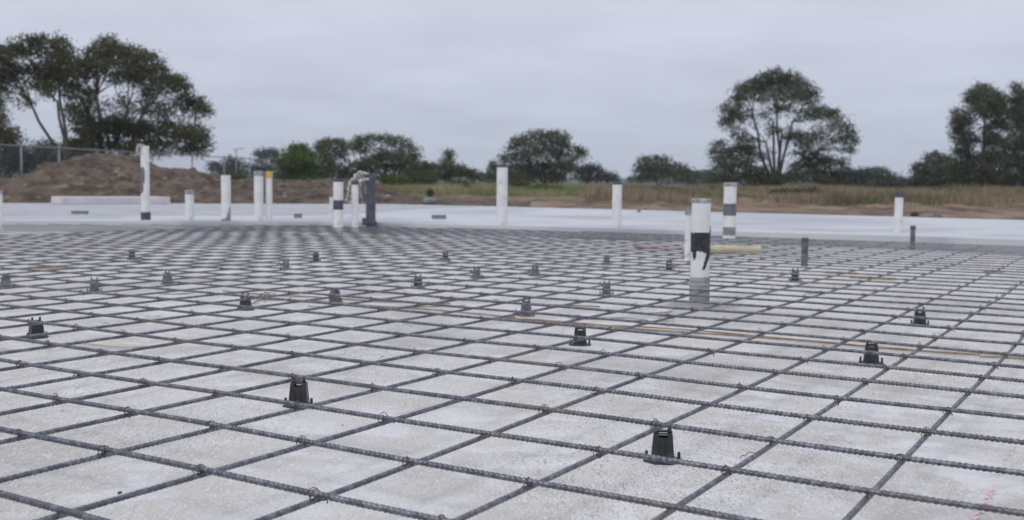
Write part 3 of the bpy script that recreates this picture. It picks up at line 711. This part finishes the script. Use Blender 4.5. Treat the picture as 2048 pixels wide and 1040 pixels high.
# long foam board
a = on(100, 409, UZ); b_ = on(318, 408, UZ); d = b_-a; c = (a+b_)/2
o = MB().box((0, 0, .062), (np.linalg.norm(d[:2]), .5, .115)).build('foam_board', M_foam, bevel=.01)
o.location = (c[0], c[1]+.25, UZ+.001); o.rotation_euler = (0, 0, math.atan2(d[1], d[0])); tag(o, 'long pale pinkish board lying along the slab edge in front of the dirt heap', 'board')
# pale bag/heap at the slab edge
stone(859, 409, .15, 'small grey heap on the slab edge beside the brown berm', M_sack, 4, zz=UZ-.04, sq=.62, name='cement_heap', cat='heap')
stone(1874, 434, .10, 'dark rounded rock on the dirt beyond the slab at right', M_rockd, 6, zz=.0, sq=.8, d=14.2, name='rock', cat='rock')
stone(1862, 430, .06, 'smaller dark rock touching the left of the larger rock at right', M_rockd, 9, zz=.03, sq=.8, d=14.4, name='rock', cat='rock')
stone(1278, 424, .03, 'pebble on the slab edge right of the plain white pipe', M_rock, 12, zz=UZ, name='rock', cat='rock')

# ------------------------------------------------------------------ dirt heaps
def mound(name, prof, d0, halfd, label, xs, seed, cat='dirt heap', amp=.09):
    px = np.array([p[0] for p in prof]); py = np.array([p[1] for p in prof])
    nx, ny = 260, 70; V = []
    for i in range(nx):
        p = xs[0]+(xs[1]-xs[0])*i/(nx-1); top = at(p, np.interp(p, px, py), d0)[2]
        for j in range(ny):
            f = -1+2*j/(ny-1); y = d0+f*halfd; x = at(p, 380, d0)[0]*(1+0*f)
            prof_ = (math.cos(f*math.pi/2)**1.1 if abs(f) < 1 else 0); bs = -.15
            hh = max(top-bs, 0)
            nz_ = mnoise.fractal(Vector((x*1.1, y*1.1, seed)), .9, 2.1, 5)
            nz2 = mnoise.fractal(Vector((x*5, y*5, seed+4)), .8, 2.1, 4)
            e = min(1, hh/.5)*min(1, prof_*3)
            z = bs+hh*prof_+e*(amp*nz_*1.1+.10*abs(nz2)-.09)
            V.append([x+.06*nz2, y, z])
    Qd = np.array([[i*ny+j, (i+1)*ny+j, (i+1)*ny+j+1, i*ny+j+1] for i in range(nx-1) for j in range(ny-1)])
    return tag(npmesh(name, np.array(V), Qd, M_dirt, smooth=True), label, cat)
mound('dirt_mound', [(-400, 372), (-150, 366), (0, 364), (60, 359), (103, 351), (130, 341), (170, 320), (195, 307), (225, 303), (250, 308), (289, 326), (320, 335), (364, 334), (400, 342), (430, 350), (455, 364), (485, 388), (500, 400)], 26, 6.5, 'tall brown heap of turned soil with a rounded peak, behind the foam board', (-400, 500), 2)
mound('dirt_berm', [(425, 400), (450, 366), (470, 358), (520, 357), (547, 358), (577, 360), (631, 357), (661, 357), (700, 359), (752, 366), (775, 377), (813, 389), (851, 394), (900, 398), (1000, 402), (1060, 404)], 25.5, 5.5, 'low long brown soil bank tapering down to the right of the tall heap', (425, 1060), 11)
for k, (x, y, r_, lab) in enumerate([(243, 356, .10, 'pale clod on the face of the tall dirt heap'), (232, 347, .06, 'smaller pale clod above the big one on the tall heap'), (570, 396, .06, 'pale stone at the foot of the soil bank right of the yellow cap'), (775, 398, .08, 'pale stone at the foot of the soil bank right of the slate grey pipe'), (330, 360, .05, 'small clod on the right shoulder of the tall heap')]):
    d = 21.6 if k in (0, 1, 4) else 20.4
    p = at(x, y, d); stone(x, y, r_, lab, M_rock, k+20, zz=p[2]-r_*.3, d=d, sq=.75, name='clod', cat='clod')

# ------------------------------------------------------------------ fence
fa = at(-150, 281, 30); fb = at(560, 321, 56)
def fpt(f): p = fa*(1-f)+fb*f; return p
ftop = fa[2]
fo = empty('chain_link_fence', (fa[0], fa[1], 0), 'long chain link fence with a grey top rail, running behind the dirt heap', 'fence')
def loc(p): return np.array(p)-np.array([fa[0], fa[1], 0])
def frac(px):      # where the fence crosses that pixel column
    lo, hi = -.2, 1.4
    for _ in range(40):
        m_ = (lo+hi)/2; p = fpt(m_)-EYE; x = W/2+FPX*(p@RT)/(p@FWD)
        if x < px: lo = m_
        else: hi = m_
    return lo
MB().tube([loc(fpt(f)) for f in np.linspace(-.1, .95, 20)], .024, 8).build('top_rail', M_galv, fo, smooth=True)
for px in (-90, 42, 118, 225, 304, 384, 448, 500):
    p = fpt(frac(px)); h0 = p[2]+.08
    MB().tube([loc([p[0], p[1], -.15]), loc([p[0], p[1], h0])], .034, 8).build('fence_post', M_galv, fo, smooth=True)
L = np.linalg.norm((fb-fa)[:2]); hgt = ftop+.05; n_ = int(L/.075); V = []; Qd = []
dx = (fb-fa)/L; dx[2] = 0; wv = .0022
for k in range(-int(hgt/.075)-2, n_+int(hgt/.075)):
    for s_ in (-1, 1):
        x0 = k*.075; x1 = x0+s_*hgt
        # clip
        for (xa, xb) in ((x0, x1),):
            if max(xa, xb) < 0 or min(xa, xb) > L: continue
            za, zb_ = 0.0, ftop+.0
            pa = loc(fa)+dx*xa; pb = loc(fa)+dx*xb; pa[2] = za-.05; pb[2] = zb_
            i0 = len(V); sd2 = dx*wv; V += [pa-sd2, pa+sd2, pb+sd2, pb-sd2]; Qd.append([i0, i0+1, i0+2, i0+3])
npmesh('chain_mesh', np.array(V), np.array(Qd), M_wire, fo)
# lamp pole beyond the fence
p = at(473, 352, 75); pt = at(473, 298, 75)
o = empty('light_pole', (p[0], p[1], .3), 'thin far pole with two short arms above the small bushes, right of the fence end', 'pole')
MB().tube([(0, 0, -.3), (0, 0, pt[2]-.3)], [.06, .04], 8).build('post', M_galv, o, smooth=True)
MB().tube([(-.25, 0, pt[2]-.42), (0, 0, pt[2]-.32), (.35, 0, pt[2]-.25)], .03, 6).build('arm', M_galv, o)
MB().box((.38, 0, pt[2]-.26), (.3, .12, .06)).build('lamp_head', M_galv, o)

# ------------------------------------------------------------------ grass and weeds
def blades(N, rlo, rhi, alo, ahi, hlo, hhi, w, m_, name, dens=None, seed=1):
    g_ = np.random.default_rng(seed); r = np.sqrt(g_.uniform(rlo**2, rhi**2, N)); a_ = g_.uniform(alo, ahi, N)
    x, y = r*np.sin(a_), r*np.cos(a_); cl = vnoise(x, y, .28, seed, 3)
    keep = cl+g_.normal(0, .22, N) > (-.05 if dens is None else dens)-.55*sstep(rlo, rlo+7, r)
    x, y, cl, r = x[keep], y[keep], cl[keep], r[keep]; z = gz(x, y)-.02; K = 5
    X = np.repeat(x, K)+g_.normal(0, .07, len(x)*K); Yy = np.repeat(y, K)+g_.normal(0, .07, len(x)*K); Zz = np.repeat(z, K); n_ = len(X)
    hh = g_.uniform(hlo, hhi, n_)*(1+1.1*np.clip(np.repeat(cl, K), -.6, 1)); az = g_.uniform(0, 6.28, n_); ln = g_.uniform(.1, .55, n_)*hh
    sx_, sy_ = np.cos(az)*w, np.sin(az)*w; lx, ly = -np.sin(az)*ln, np.cos(az)*ln
    V = np.stack([np.stack([X-sx_, Yy-sy_, Zz], 1), np.stack([X+sx_, Yy+sy_, Zz], 1), np.stack([X+lx*.4+sx_*.7, Yy+ly*.4+sy_*.7, Zz+hh*.62], 1), np.stack([X+lx*.4-sx_*.7, Yy+ly*.4-sy_*.7, Zz+hh*.62], 1),
                  np.stack([X+lx+sx_*.15, Yy+ly+sy_*.15, Zz+hh], 1), np.stack([X+lx-sx_*.15, Yy+ly-sy_*.15, Zz+hh], 1)], 1).reshape(-1, 3)
    i = np.arange(n_)[:, None]*6; Qd = np.concatenate([i+np.array([[0, 1, 2, 3]]), i+np.array([[3, 2, 4, 5]])])
    return tag(npmesh(name, V, Qd, m_), None, None, None, 'stuff')
G_green = mat('green_weeds', (.24, .25, .125), .8, c2=(.36, .30, .19), scale=.22, lo=.44, hi=.58, c3=(.12, .17, .06), s3=.5, l3=.52, h3=.66, trans=.25, coord='Geo', spec=.2)
G_dry = mat('dry_grass', (.27, .22, .148), .85, c2=(.155, .155, .085), scale=.20, lo=.47, hi=.58, c3=(.36, .285, .20), s3=.8, l3=.50, h3=.66, trans=.25, coord='Geo', spec=.2)
o = blades(26000, 33, 64, R(-32), R(7), .09, .24, .012, G_green, 'green_grass', seed=3); tag(o, 'rough green weeds and grass growing behind the soil bank', 'grass')
o = blades(25000, 28.5, 64, R(4), R(33), .09, .27, .012, G_dry, 'dry_grass', seed=5); tag(o, 'dry tan and olive grass on the right of the field', 'grass')
def leafcloud(C, n_leaf, sz, g_, droop=.3):
    """C: cluster centres repeated; returns quads"""
    n_ = len(C); a = g_.normal(size=(n_, 3)); a[:, 2] -= droop; a /= np.linalg.norm(a, axis=1)[:, None]
    b2 = g_.normal(size=(n_, 3)); b2 -= (a*b2).sum(1)[:, None]*a; b2 /= np.linalg.norm(b2, axis=1)[:, None]
    l_ = (sz*g_.uniform(.7, 1.4, n_))[:, None]; w_ = l_*.42
    return np.stack([C-a*l_, C+b2*w_, C+a*l_, C-b2*w_], 1).reshape(-1, 3)
def crown_mesh(blobs, d, leafsz, dens, g_, depthf=.8, gap=0.0):
    """blobs: (px, py, rx, ry[, density]) in photo pixels at distance d -> world leaf quads in the crown's volume"""
    out = []; centres = []
    for bl in blobs:
        px, py, rx, ry = bl[:4]; df = bl[4] if len(bl) > 4 else 1
        dd = d+g_.normal()*d*.012+ (bl[5] if len(bl) > 5 else 0)
        c = at(px, py, dd); k = dd/FPX; R3 = np.array([rx*k, max(rx, ry)*k*depthf, ry*k]); centres.append((c, R3))
        vol = R3[0]*R3[2]/(leafsz**2)
        ncl = max(8, int(vol*dens*df*.85))
        q = g_.normal(size=(ncl, 3)); q /= np.linalg.norm(q, axis=1)[:, None]; q[:, 2] = np.where(q[:, 2] < -.2, q[:, 2]*g_.choice([1, -1], ncl, p=[.55, .45]), q[:, 2])
        rr_ = g_.uniform(.45, 1.0, ncl)**.6; rr_ = np.where(g_.random(ncl) < .20, g_.uniform(1.0, 1.38, ncl), rr_); cl = c+q*R3*rr_[:, None]*g_.uniform(.86, 1.1, ncl)[:, None]
        m_ = 15; s_ = leafsz*2.6
        pts = np.repeat(cl, m_, 0)+g_.normal(size=(ncl*m_, 3))*np.array([s_, s_, s_*.62])
        out.append(leafcloud(pts, 0, leafsz, g_))
    return np.concatenate(out), centres
def tree(name, label, cat, d, base, forks, blobs, m_, leafsz=.10, dens=1.0, seed=1, group=None, limb=.10, trunk=True, scale=(1, 0, 0), gzb=None):
    """scale=(s, ox, oy): blob numbers are in a zoomed crop; s px per photo px, origin ox,oy"""
    s, ox, oy = scale; g_ = np.random.default_rng(seed)
    tp = lambda q: (q[0]/s+ox, q[1]/s+oy)
    B = [((b[0])/s+ox, b[1]/s+oy, b[2]/s, b[3]/s)+tuple(b[4:]) for b in blobs]
    bp = at(*tp(base), d); root = np.array([bp[0], d, 0.0]); root[2] = float(gz(np.array([bp[0]]), np.array([d]))[0])-.1
    o = empty(name, tuple(root), label, cat, group)
    V, cen = crown_mesh(B, d, leafsz*.80, dens, g_)
    npmesh('crown', V-root, np.arange(len(V)).reshape(-1, 4), m_, o)
    if trunk:
        limb *= .55; mb = MB(); F_ = [np.array(at(*tp(f), d))-root for f in forks] or [np.array([0, 0, cen[0][0][2]*.3])]
        joints = []
        for f in F_:
            f[1] += g_.normal()*.3; mid = f*.5+np.array([g_.normal()*.06*f[2], 0, 0])
            pts = [np.zeros(3), mid*.5, mid, f*.8, f]; mb.tube(pts, [limb*2.1, limb*1.6, limb*1.35, limb*1.1, limb*.9], 8); joints.append(f)
        for c, R3 in cen:
            c = c-root
            j = min(joints, key=lambda q: np.linalg.norm(q-c)+max(0, q[2]-c[2])*3); L_ = np.linalg.norm(c-j)
            md = (j+c)/2+np.array([g_.normal()*.05, g_.normal()*.05, .10])*L_
            mb.tube([j, (j+md)/2+g_.normal(size=3)*.02*L_, md, (md+c)/2, c], [limb*.62, limb*.5, limb*.4, limb*.3, limb*.22], 6)
            for k in range(5):
                q = g_.normal(size=3); q /= np.linalg.norm(q); q[2] = abs(q[2])*.8+.1; e = c+q*R3*.85
                st = md+(c-md)*g_.uniform(.2, 1); mb.tube([st, (st+e)/2+g_.normal(size=3)*.04*L_, e], [limb*.22, limb*.15, limb*.06], 5)
        mb.build('trunk', M_bark, o, smooth=True)
    return o
Z1 = (2.419, 0, 50); Z2 = (3.938, 420, 240); Z3 = (3.938, 900, 240); Z4 = (2.419, 1300, 120); Z5 = (2.6, 1700, 120)
tree('gum_tree', 'leaning dark gum tree at the left with two bare slanting stems and a flat top', 'tree', 50, (320, 650), [(272, 370), (140, 385), (285, 270)],
     [(150, 108, 75, 48), (205, 92, 50, 38), (290, 105, 50, 50), (300, 150, 50, 45), (75, 140, 65, 42), (15, 145, 45, 40), (30, 220, 75, 50), (110, 235, 50, 40, .7), (215, 225, 85, 50), (285, 195, 60, 60), (215, 305, 48, 42), (240, 265, 60, 45), (90, 340, 45, 50, .35), (35, 285, 50, 55), (150, 385, 55, 28, .35), (110, 300, 55, 30, .4), (230, 340, 30, 30, .4), (-40, 190, 60, 60), (-50, 300, 60, 60), (150, 230, 150, 120, .08), (330, 230, 50, 80, .2)], L_dark, .085, 1.15, 2, 'tall gum trees', .11, scale=Z1)
tree('gum_tree', 'broad dark gum tree behind the tall dirt heap with a wide dense low skirt', 'tree', 54, (530, 650), [(525, 480), (600, 400), (480, 340), (700, 430), (420, 420)],
     [(520, 115, 70, 48), (470, 150, 55, 40), (575, 150, 60, 45), (640, 155, 70, 45), (715, 185, 68, 52), (560, 215, 110, 45), (445, 210, 80, 50), (375, 225, 70, 55), (760, 240, 48, 55), (690, 260, 75, 50), (600, 265, 80, 40, .7), (815, 285, 55, 48), (870, 310, 50, 50), (850, 265, 30, 25), (905, 375, 50, 40), (955, 395, 48, 42), (985, 425, 35, 32), (735, 350, 52, 55, .9), (350, 320, 58, 50), (320, 270, 40, 50), (425, 345, 50, 45, .6), (345, 430, 50, 48, .7), (410, 400, 60, 50, .7), (430, 490, 75, 60), (500, 530, 110, 65), (560, 480, 60, 40, .8), (640, 505, 75, 50), (710, 540, 90, 55), (660, 420, 50, 45, .4), (800, 430, 55, 40, .4), (880, 560, 70, 60), (960, 575, 50, 55), (950, 530, 50, 50), (820, 515, 55, 40, .8), (560, 380, 60, 45, .3), (400, 590, 90, 50), (570, 600, 100, 40), (760, 590, 90, 30), (940, 610, 60, 30), (560, 330, 210, 130, .06), (740, 430, 170, 110, .10), (420, 430, 110, 90, .12), (640, 460, 120, 60, .10), (520, 95, 60, 30, .6), (700, 160, 60, 30, .5), (850, 480, 90, 60, .3), (700, 610, 120, 30)], L_dark, .085, 1.15, 3, 'tall gum trees', .13, scale=Z1)
tree('gum_tree', 'dark tree mostly cut off by the left frame edge, low beside the leaning one', 'tree', 46, (-60, 640), [(-50, 480)],
     [(-10, 380, 40, 50, .8), (15, 535, 65, 55), (-10, 470, 55, 45, .8), (-50, 420, 60, 60), (-40, 580, 70, 60), (50, 560, 35, 35)], L_dark, .085, 1.1, 5, 'tall gum trees', .1, scale=Z1)
for k, (px, py, rx, ry, lab) in enumerate([(20, 325, 40, 36, 'bluish bush behind the fence at the far left edge'), (85, 322, 36, 34, 'bluish bush behind the fence below the leaning gum tree'), (150, 315, 36, 30, 'dark bush behind the fence just left of the heap peak')]):
    tree('bush', lab, 'bush', 75, (px, 362), [], [(px, py, rx, ry), (px-rx*.5, py+14, rx*.7, ry*.7), (px+rx*.5, py+12, rx*.7, ry*.7), (px+rx*.2, py-ry*.5, rx*.5, ry*.5)], L_far, .12, 1.1, 40+k, 'bushes behind the fence', .05)
tree('small_tree', 'small rounded far tree beside the thin pole, right of the fence end', 'tree', 105, (185, 470), [(185, 400)], [(180, 330, 45, 38), (150, 370, 50, 40), (215, 370, 55, 45), (180, 410, 90, 40), (60, 400, 60, 50), (20, 370, 40, 40)], L_far, .13, 1.1, 11, 'far trees', .08, scale=Z2)
tree('small_tree', 'domed far tree with see through underside, left of the bright green bush', 'tree', 110, (450, 470), [(450, 380), (480, 330)], [(460, 262, 70, 32), (400, 290, 50, 32), (515, 290, 45, 40), (450, 300, 50, 26, .5), (380, 330, 45, 26, .6), (530, 340, 40, 40, .8), (370, 400, 55, 50), (320, 390, 50, 40), (440, 400, 70, 50)], L_far, .13, 1.1, 12, 'far trees', .09, scale=Z2)
tree('green_bush', 'bright green leafy bush standing behind the soil bank, greenest in the photo', 'bush', 72, (690, 520), [(690, 400)], [(700, 255, 75, 48), (640, 270, 50, 50), (760, 290, 65, 55), (665, 218, 24, 32), (735, 225, 30, 25), (680, 340, 120, 65), (720, 410, 130, 65), (600, 400, 75, 75), (800, 380, 60, 70), (590, 330, 40, 40), (560, 450, 60, 40), (700, 460, 140, 40)], L_bright, .10, 1.5, 13, None, .06, scale=Z2)
tree('small_tree', 'mid green rounded tree with twin tops right of the bright green bush', 'tree', 95, (970, 520), [(960, 380), (1040, 360), (1100, 340)], [(880, 205, 48, 48), (930, 180, 40, 35), (1000, 185, 55, 42), (1055, 225, 48, 48), (860, 260, 38, 48), (940, 255, 70, 48), (1010, 290, 80, 45, .8), (890, 330, 55, 52), (960, 370, 90, 45, .8), (1000, 430, 110, 60), (880, 430, 60, 70), (1060, 440, 60, 50)], L_mid, .12, 1.15, 14, 'far trees', .11, scale=Z2)
tree('umbrella_tree', 'umbrella shaped tree with pale sky showing under its arched crown, above the slate grey pipe', 'tree', 92, (1380, 520), [(1300, 330), (1400, 300), (1500, 320), (1200, 320)], [(1195, 170, 58, 36), (1140, 215, 55, 42), (1290, 150, 75, 28), (1385, 148, 75, 26), (1470, 165, 60, 30), (1530, 200, 58, 36), (1590, 245, 42, 40), (1635, 290, 30, 38), (1620, 320, 30, 25), (1260, 205, 60, 35, .5), (1400, 205, 75, 32, .5), (1180, 255, 60, 42, .7), (1500, 245, 60, 35, .6), (1330, 255, 60, 30, .4), (1400, 290, 90, 42), (1320, 325, 95, 50), (1480, 310, 100, 52), (1250, 370, 100, 60), (1420, 400, 180, 70), (1570, 360, 70, 52), (1150, 370, 55, 50), (1180, 440, 90, 50)], L_mid, .12, 1.15, 15, 'far trees', .12, scale=Z2)
for k, (bl, lab, mm) in enumerate([
    ([(1650, 385, 85, 55), (1730, 372, 60, 42), (1720, 440, 120, 50), (1600, 440, 80, 50)], 'low dense bush directly right of the umbrella tree', L_mid),
    ([(1882, 290, 36, 40), (1888, 268, 16, 24), (1875, 350, 48, 50), (1850, 400, 70, 60), (1920, 410, 70, 55), (1890, 450, 100, 40)], 'small pointed tree with a conical top in the low bushes left of centre', L_mid),
    ([(2000, 425, 55, 40), (1990, 385, 20, 22), (2070, 440, 55, 45), (2045, 415, 20, 18), (2110, 460, 40, 32)], 'low green bush at the right end of the bushes left of the tallest central pipe', L_mid)]):
    tree('bush', lab, 'bush', 88, (bl[0][0], 510), [], bl, mm, .12, 1.15, 60+k, 'low bushes at the edge of the field', .06, scale=Z2)
tree('gum_tree', 'large rounded grey green gum tree behind the tallest central pipe', 'tree', 92, (760, 520), [(740, 400), (620, 330), (860, 330), (960, 380)],
     [(520, 185, 46, 42), (575, 160, 46, 36), (640, 130, 50, 32), (700, 122, 55, 32), (780, 125, 50, 34), (840, 125, 48, 34), (895, 155, 42, 42), (900, 215, 48, 55), (490, 240, 45, 45), (435, 300, 38, 30), (420, 330, 30, 28), (590, 210, 55, 35, .6), (680, 190, 70, 40, .8), (790, 190, 80, 48), (640, 270, 85, 55), (760, 270, 100, 65), (545, 305, 60, 45, .8), (870, 290, 60, 50), (1000, 245, 48, 36), (1035, 285, 30, 45), (960, 270, 38, 32, .6), (975, 320, 40, 35, .5), (930, 375, 90, 50), (510, 395, 95, 55), (680, 390, 130, 72), (840, 390, 110, 72), (430, 420, 70, 50), (345, 400, 45, 45), (335, 365, 14, 36), (690, 460, 240, 50), (480, 460, 200, 45), (300, 450, 50, 40)], L_grey, .12, 1.15, 16, 'far trees', .13, scale=Z3)
tree('bush', 'bush sloping down to the right of the large central gum tree', 'bush', 95, (1150, 520), [], [(1090, 385, 48, 40), (1140, 410, 60, 45), (1205, 440, 60, 38), (1265, 452, 48, 32), (1310, 470, 30, 20), (1050, 430, 80, 50), (1150, 470, 150, 30)], L_far, .12, 1.15, 17, 'low bushes at the edge of the field', .06, scale=Z3)
tree('small_tree', 'low twin domed tree between the large central gum and the tall lone gum', 'tree', 100, (1650, 520), [(1600, 420), (1700, 410)], [(1520, 335, 42, 36), (1590, 312, 50, 26), (1650, 310, 45, 28), (1700, 330, 36, 38), (1490, 385, 40, 38), (1560, 370, 60, 40, .8), (1640, 385, 80, 52), (1700, 410, 80, 55), (1800, 385, 60, 38), (1840, 420, 60, 40), (1570, 430, 90, 50), (1470, 470, 70, 30), (1700, 460, 200, 45), (1870, 450, 50, 40)], L_grey, .12, 1.15, 18, 'far trees', .08, scale=Z3)
tree('bush', 'bluish low bush far off between the twin domed tree and the tall lone gum', 'bush', 150, (1950, 510), [], [(1920, 455, 50, 32), (1970, 440, 50, 32), (2030, 450, 50, 36), (2080, 470, 60, 36), (1960, 490, 130, 30)], L_far, .16, 1.1, 19, 'low bushes at the edge of the field', .05, scale=Z3)
tree('gum_tree', 'tall lone domed gum tree with fanning bare limbs, right of centre', 'tree', 68, (610, 640), [(560, 400), (505, 280), (612, 250), (685, 300), (640, 330), (740, 470), (820, 440), (470, 500), (590, 300)],
     [(620, 82, 62, 38), (560, 105, 58, 40), (680, 105, 60, 42), (740, 145, 52, 46), (500, 135, 55, 40), (455, 155, 50, 42), (425, 200, 40, 40), (775, 195, 40, 52), (610, 140, 95, 40), (690, 185, 60, 32, .6), (560, 185, 60, 28, .5), (375, 260, 34, 42), (410, 290, 48, 42), (370, 310, 30, 30), (445, 250, 40, 30, .5), (645, 245, 50, 28, .7), (760, 270, 55, 30, .9), (830, 262, 50, 34), (880, 280, 42, 40), (905, 320, 30, 34), (945, 345, 38, 36), (970, 395, 30, 45), (965, 440, 20, 28), (900, 390, 32, 28, .5), (830, 370, 50, 30, .8), (780, 385, 40, 26, .7), (710, 385, 62, 38), (740, 425, 45, 40, .7), (600, 345, 40, 26, .6), (545, 280, 35, 26, .4), (430, 375, 45, 26, .7), (475, 400, 45, 30, .6), (330, 418, 36, 26), (305, 450, 24, 24), (430, 450, 75, 40), (365, 480, 60, 38), (500, 470, 50, 32, .7), (490, 430, 40, 26, .5), (350, 540, 60, 48), (440, 530, 70, 48), (520, 560, 70, 45), (790, 480, 62, 40), (820, 520, 55, 40), (740, 530, 70, 40), (890, 500, 45, 28, .9), (930, 510, 25, 32), (700, 460, 40, 26, .4), (620, 585, 110, 30), (760, 575, 110, 40), (470, 590, 120, 30), (860, 570, 80, 40), (350, 585, 60, 35), (610, 260, 190, 150, .07), (500, 330, 110, 110, .09), (780, 350, 140, 90, .09), (610, 180, 150, 60, .3), (570, 480, 70, 50, .2), (860, 440, 110, 60, .16)], L_grey, .085, 1.0, 20, 'tall gum trees', .12, scale=Z4)
tree('hedge', 'long low dark hedge of bushes to the right of the tall lone gum', 'hedge', 95, (120, 690), [], [(-40, 610, 60, 45), (10, 615, 60, 42), (60, 620, 60, 42), (120, 622, 70, 40), (180, 628, 60, 38), (235, 635, 60, 34), (285, 650, 50, 26), (100, 660, 130, 30), (230, 665, 90, 24), (-60, 650, 70, 40)], L_far, .13, 1.2, 21, None, .05, scale=Z5)
tree('umbrella_tree', 'flat topped far tree peeping over the long hedge', 'tree', 125, (115, 690), [(110, 620), (150, 615)], [(70, 583, 36, 13), (115, 574, 45, 11), (160, 576, 35, 13), (185, 590, 22, 14), (115, 598, 60, 10, .4), (50, 600, 26, 16, .7)], L_far, .14, 1.2, 22, 'far trees', .10, scale=Z5)
tree('bush', 'rounded dark bush at the left foot of the tall trees on the right edge', 'bush', 74, (430, 690), [], [(375, 575, 46, 42), (430, 522, 42, 38), (485, 540, 48, 42), (400, 620, 72, 55), (500, 600, 70, 60), (440, 660, 110, 30), (545, 650, 50, 40), (350, 640, 35, 40)], L_grey, .10, 1.3, 23, 'low bushes at the edge of the field', .06, scale=Z5)
tree('gum_tree', 'tall upright gum tree with one straight visible trunk near the right edge', 'tree', 70, (688, 690), [(688, 560), (690, 430), (692, 300), (600, 450), (760, 420)],
     [(690, 160, 42, 32), (650, 185, 40, 38), (725, 190, 38, 42), (635, 225, 35, 42), (690, 225, 70, 45), (768, 200, 32, 34), (670, 275, 55, 38), (735, 265, 40, 48), (795, 230, 38, 40), (575, 290, 40, 34), (555, 330, 36, 38), (600, 335, 42, 45), (560, 385, 38, 45), (610, 400, 40, 38, .8), (580, 440, 40, 30), (780, 290, 65, 52), (770, 360, 65, 52), (740, 410, 50, 45, .8), (640, 430, 38, 32, .7), (580, 500, 55, 48), (640, 520, 50, 48, .8), (560, 560, 45, 45), (760, 450, 70, 48), (730, 520, 60, 48), (620, 590, 75, 50), (700, 600, 70, 50), (790, 540, 70, 60), (660, 650, 120, 42), (780, 630, 90, 60), (560, 620, 50, 50), (700, 370, 30, 30, .4)], L_grey, .085, 1.2, 24, 'tall gum trees', .11, scale=Z5)
tree('gum_tree', 'tall dark gum tree cut by the right frame edge', 'tree', 66, (930, 690), [(920, 560), (900, 430), (910, 300)],
     [(868, 150, 30, 26), (880, 175, 32, 24), (905, 215, 48, 44), (855, 250, 38, 42), (900, 290, 60, 50), (860, 330, 45, 45, .8), (920, 370, 60, 50), (870, 410, 48, 45, .8), (840, 470, 50, 50, .8), (910, 470, 65, 55), (860, 550, 70, 60), (930, 560, 70, 60), (880, 640, 90, 50), (960, 300, 70, 90), (980, 450, 80, 90), (980, 600, 80, 80)], L_grey, .085, 1.2, 25, 'tall gum trees', .12, scale=Z5)
# weed clumps
WD = [(1440, 386, 24, 11, 44, L_bright, 'bright green weed clump between the two striped pipes'), (1590, 388, 55, 9, 40, L_mid, 'long dark green weed clump in the dry grass below the tall lone gum'), (1738, 398, 24, 8, 36, L_mid, 'small green weed clump left of the rightmost white pipe'), (1768, 400, 16, 7, 36, L_bright, 'small bright weed clump touching the rightmost white pipe'),
      (1345, 388, 26, 9, 42, L_mid, 'dark weed clump left of the patched white pipe'), (860, 386, 7, 9, 30, L_mid, 'tiny upright plant above the pale heap'), (925, 378, 14, 9, 44, L_bright, 'round green weed left of the tallest central pipe'), (790, 360, 30, 11, 50, L_bright, 'light green weeds right of the slate grey pipe'), (840, 356, 32, 12, 56, L_mid, 'pale green shrub at the foot of the umbrella tree'),
      (1100, 380, 36, 9, 44, L_bright, 'green weed clump midway between the central pipes'), (1040, 368, 18, 9, 52, L_mid, 'weed clump just right of the tallest central pipe'), (1830, 430, 7, 7, 19, L_mid, 'tiny green weed on the dirt left of the dark rock'), (1930, 404, 26, 7, 36, L_mid, 'weed clump in the dry grass near the right edge'), (930, 372, 40, 8, 54, L_bright, 'wide light weed clump below the pointed small tree'), (465, 352, 30, 8, 52, L_bright, 'yellow green weeds at the fence end behind the soil bank')]
for k, (px, py, rx, ry, d, mm, lab) in enumerate(WD):
    c = at(px, py, d); z0 = float(gz(np.array([c[0]]), np.array([d]))[0]); g_ = np.random.default_rng(k+200); kk = d/FPX
    bl = [(px+g_.uniform(-.7, .7)*rx, py+g_.uniform(-.2, .3)*ry, rx*g_.uniform(.3, .5), ry*g_.uniform(.6, .95)) for _ in range(6)]
    bl.append((px, py+ry*.3, rx*.95, ry*.6)); V, _ = crown_mesh(bl, d, min(.05, rx*kk*.07), 1.1, g_); V[:, 2] = np.maximum(V[:, 2], z0-.03)
    o = npmesh('weed_clump', V-np.array([c[0], d, z0]), np.arange(len(V)).reshape(-1, 4), mm); o.location = (c[0], d, z0); tag(o, lab, 'weeds', 'weed clumps in the field')

# ------------------------------------------------------------------ air
hz = MB().box((0, 1600, 40), (6400, 3500, 84)).build('haze', bpy.data.materials.new('pale_air')); hz['kind'] = 'stuff'
HM = hz.data.materials[0]; HM.use_nodes = True; HM.node_tree.nodes.clear()
pv = HM.node_tree.nodes.new('ShaderNodeVolumePrincipled'); pv.inputs['Color'].default_value = (.86, .90, 1, 1); pv.inputs['Density'].default_value = HAZE; pv.inputs['Anisotropy'].default_value = 0.0
mo = HM.node_tree.nodes.new('ShaderNodeOutputMaterial'); HM.node_tree.links.new(pv.outputs[0], mo.inputs['Volume'])
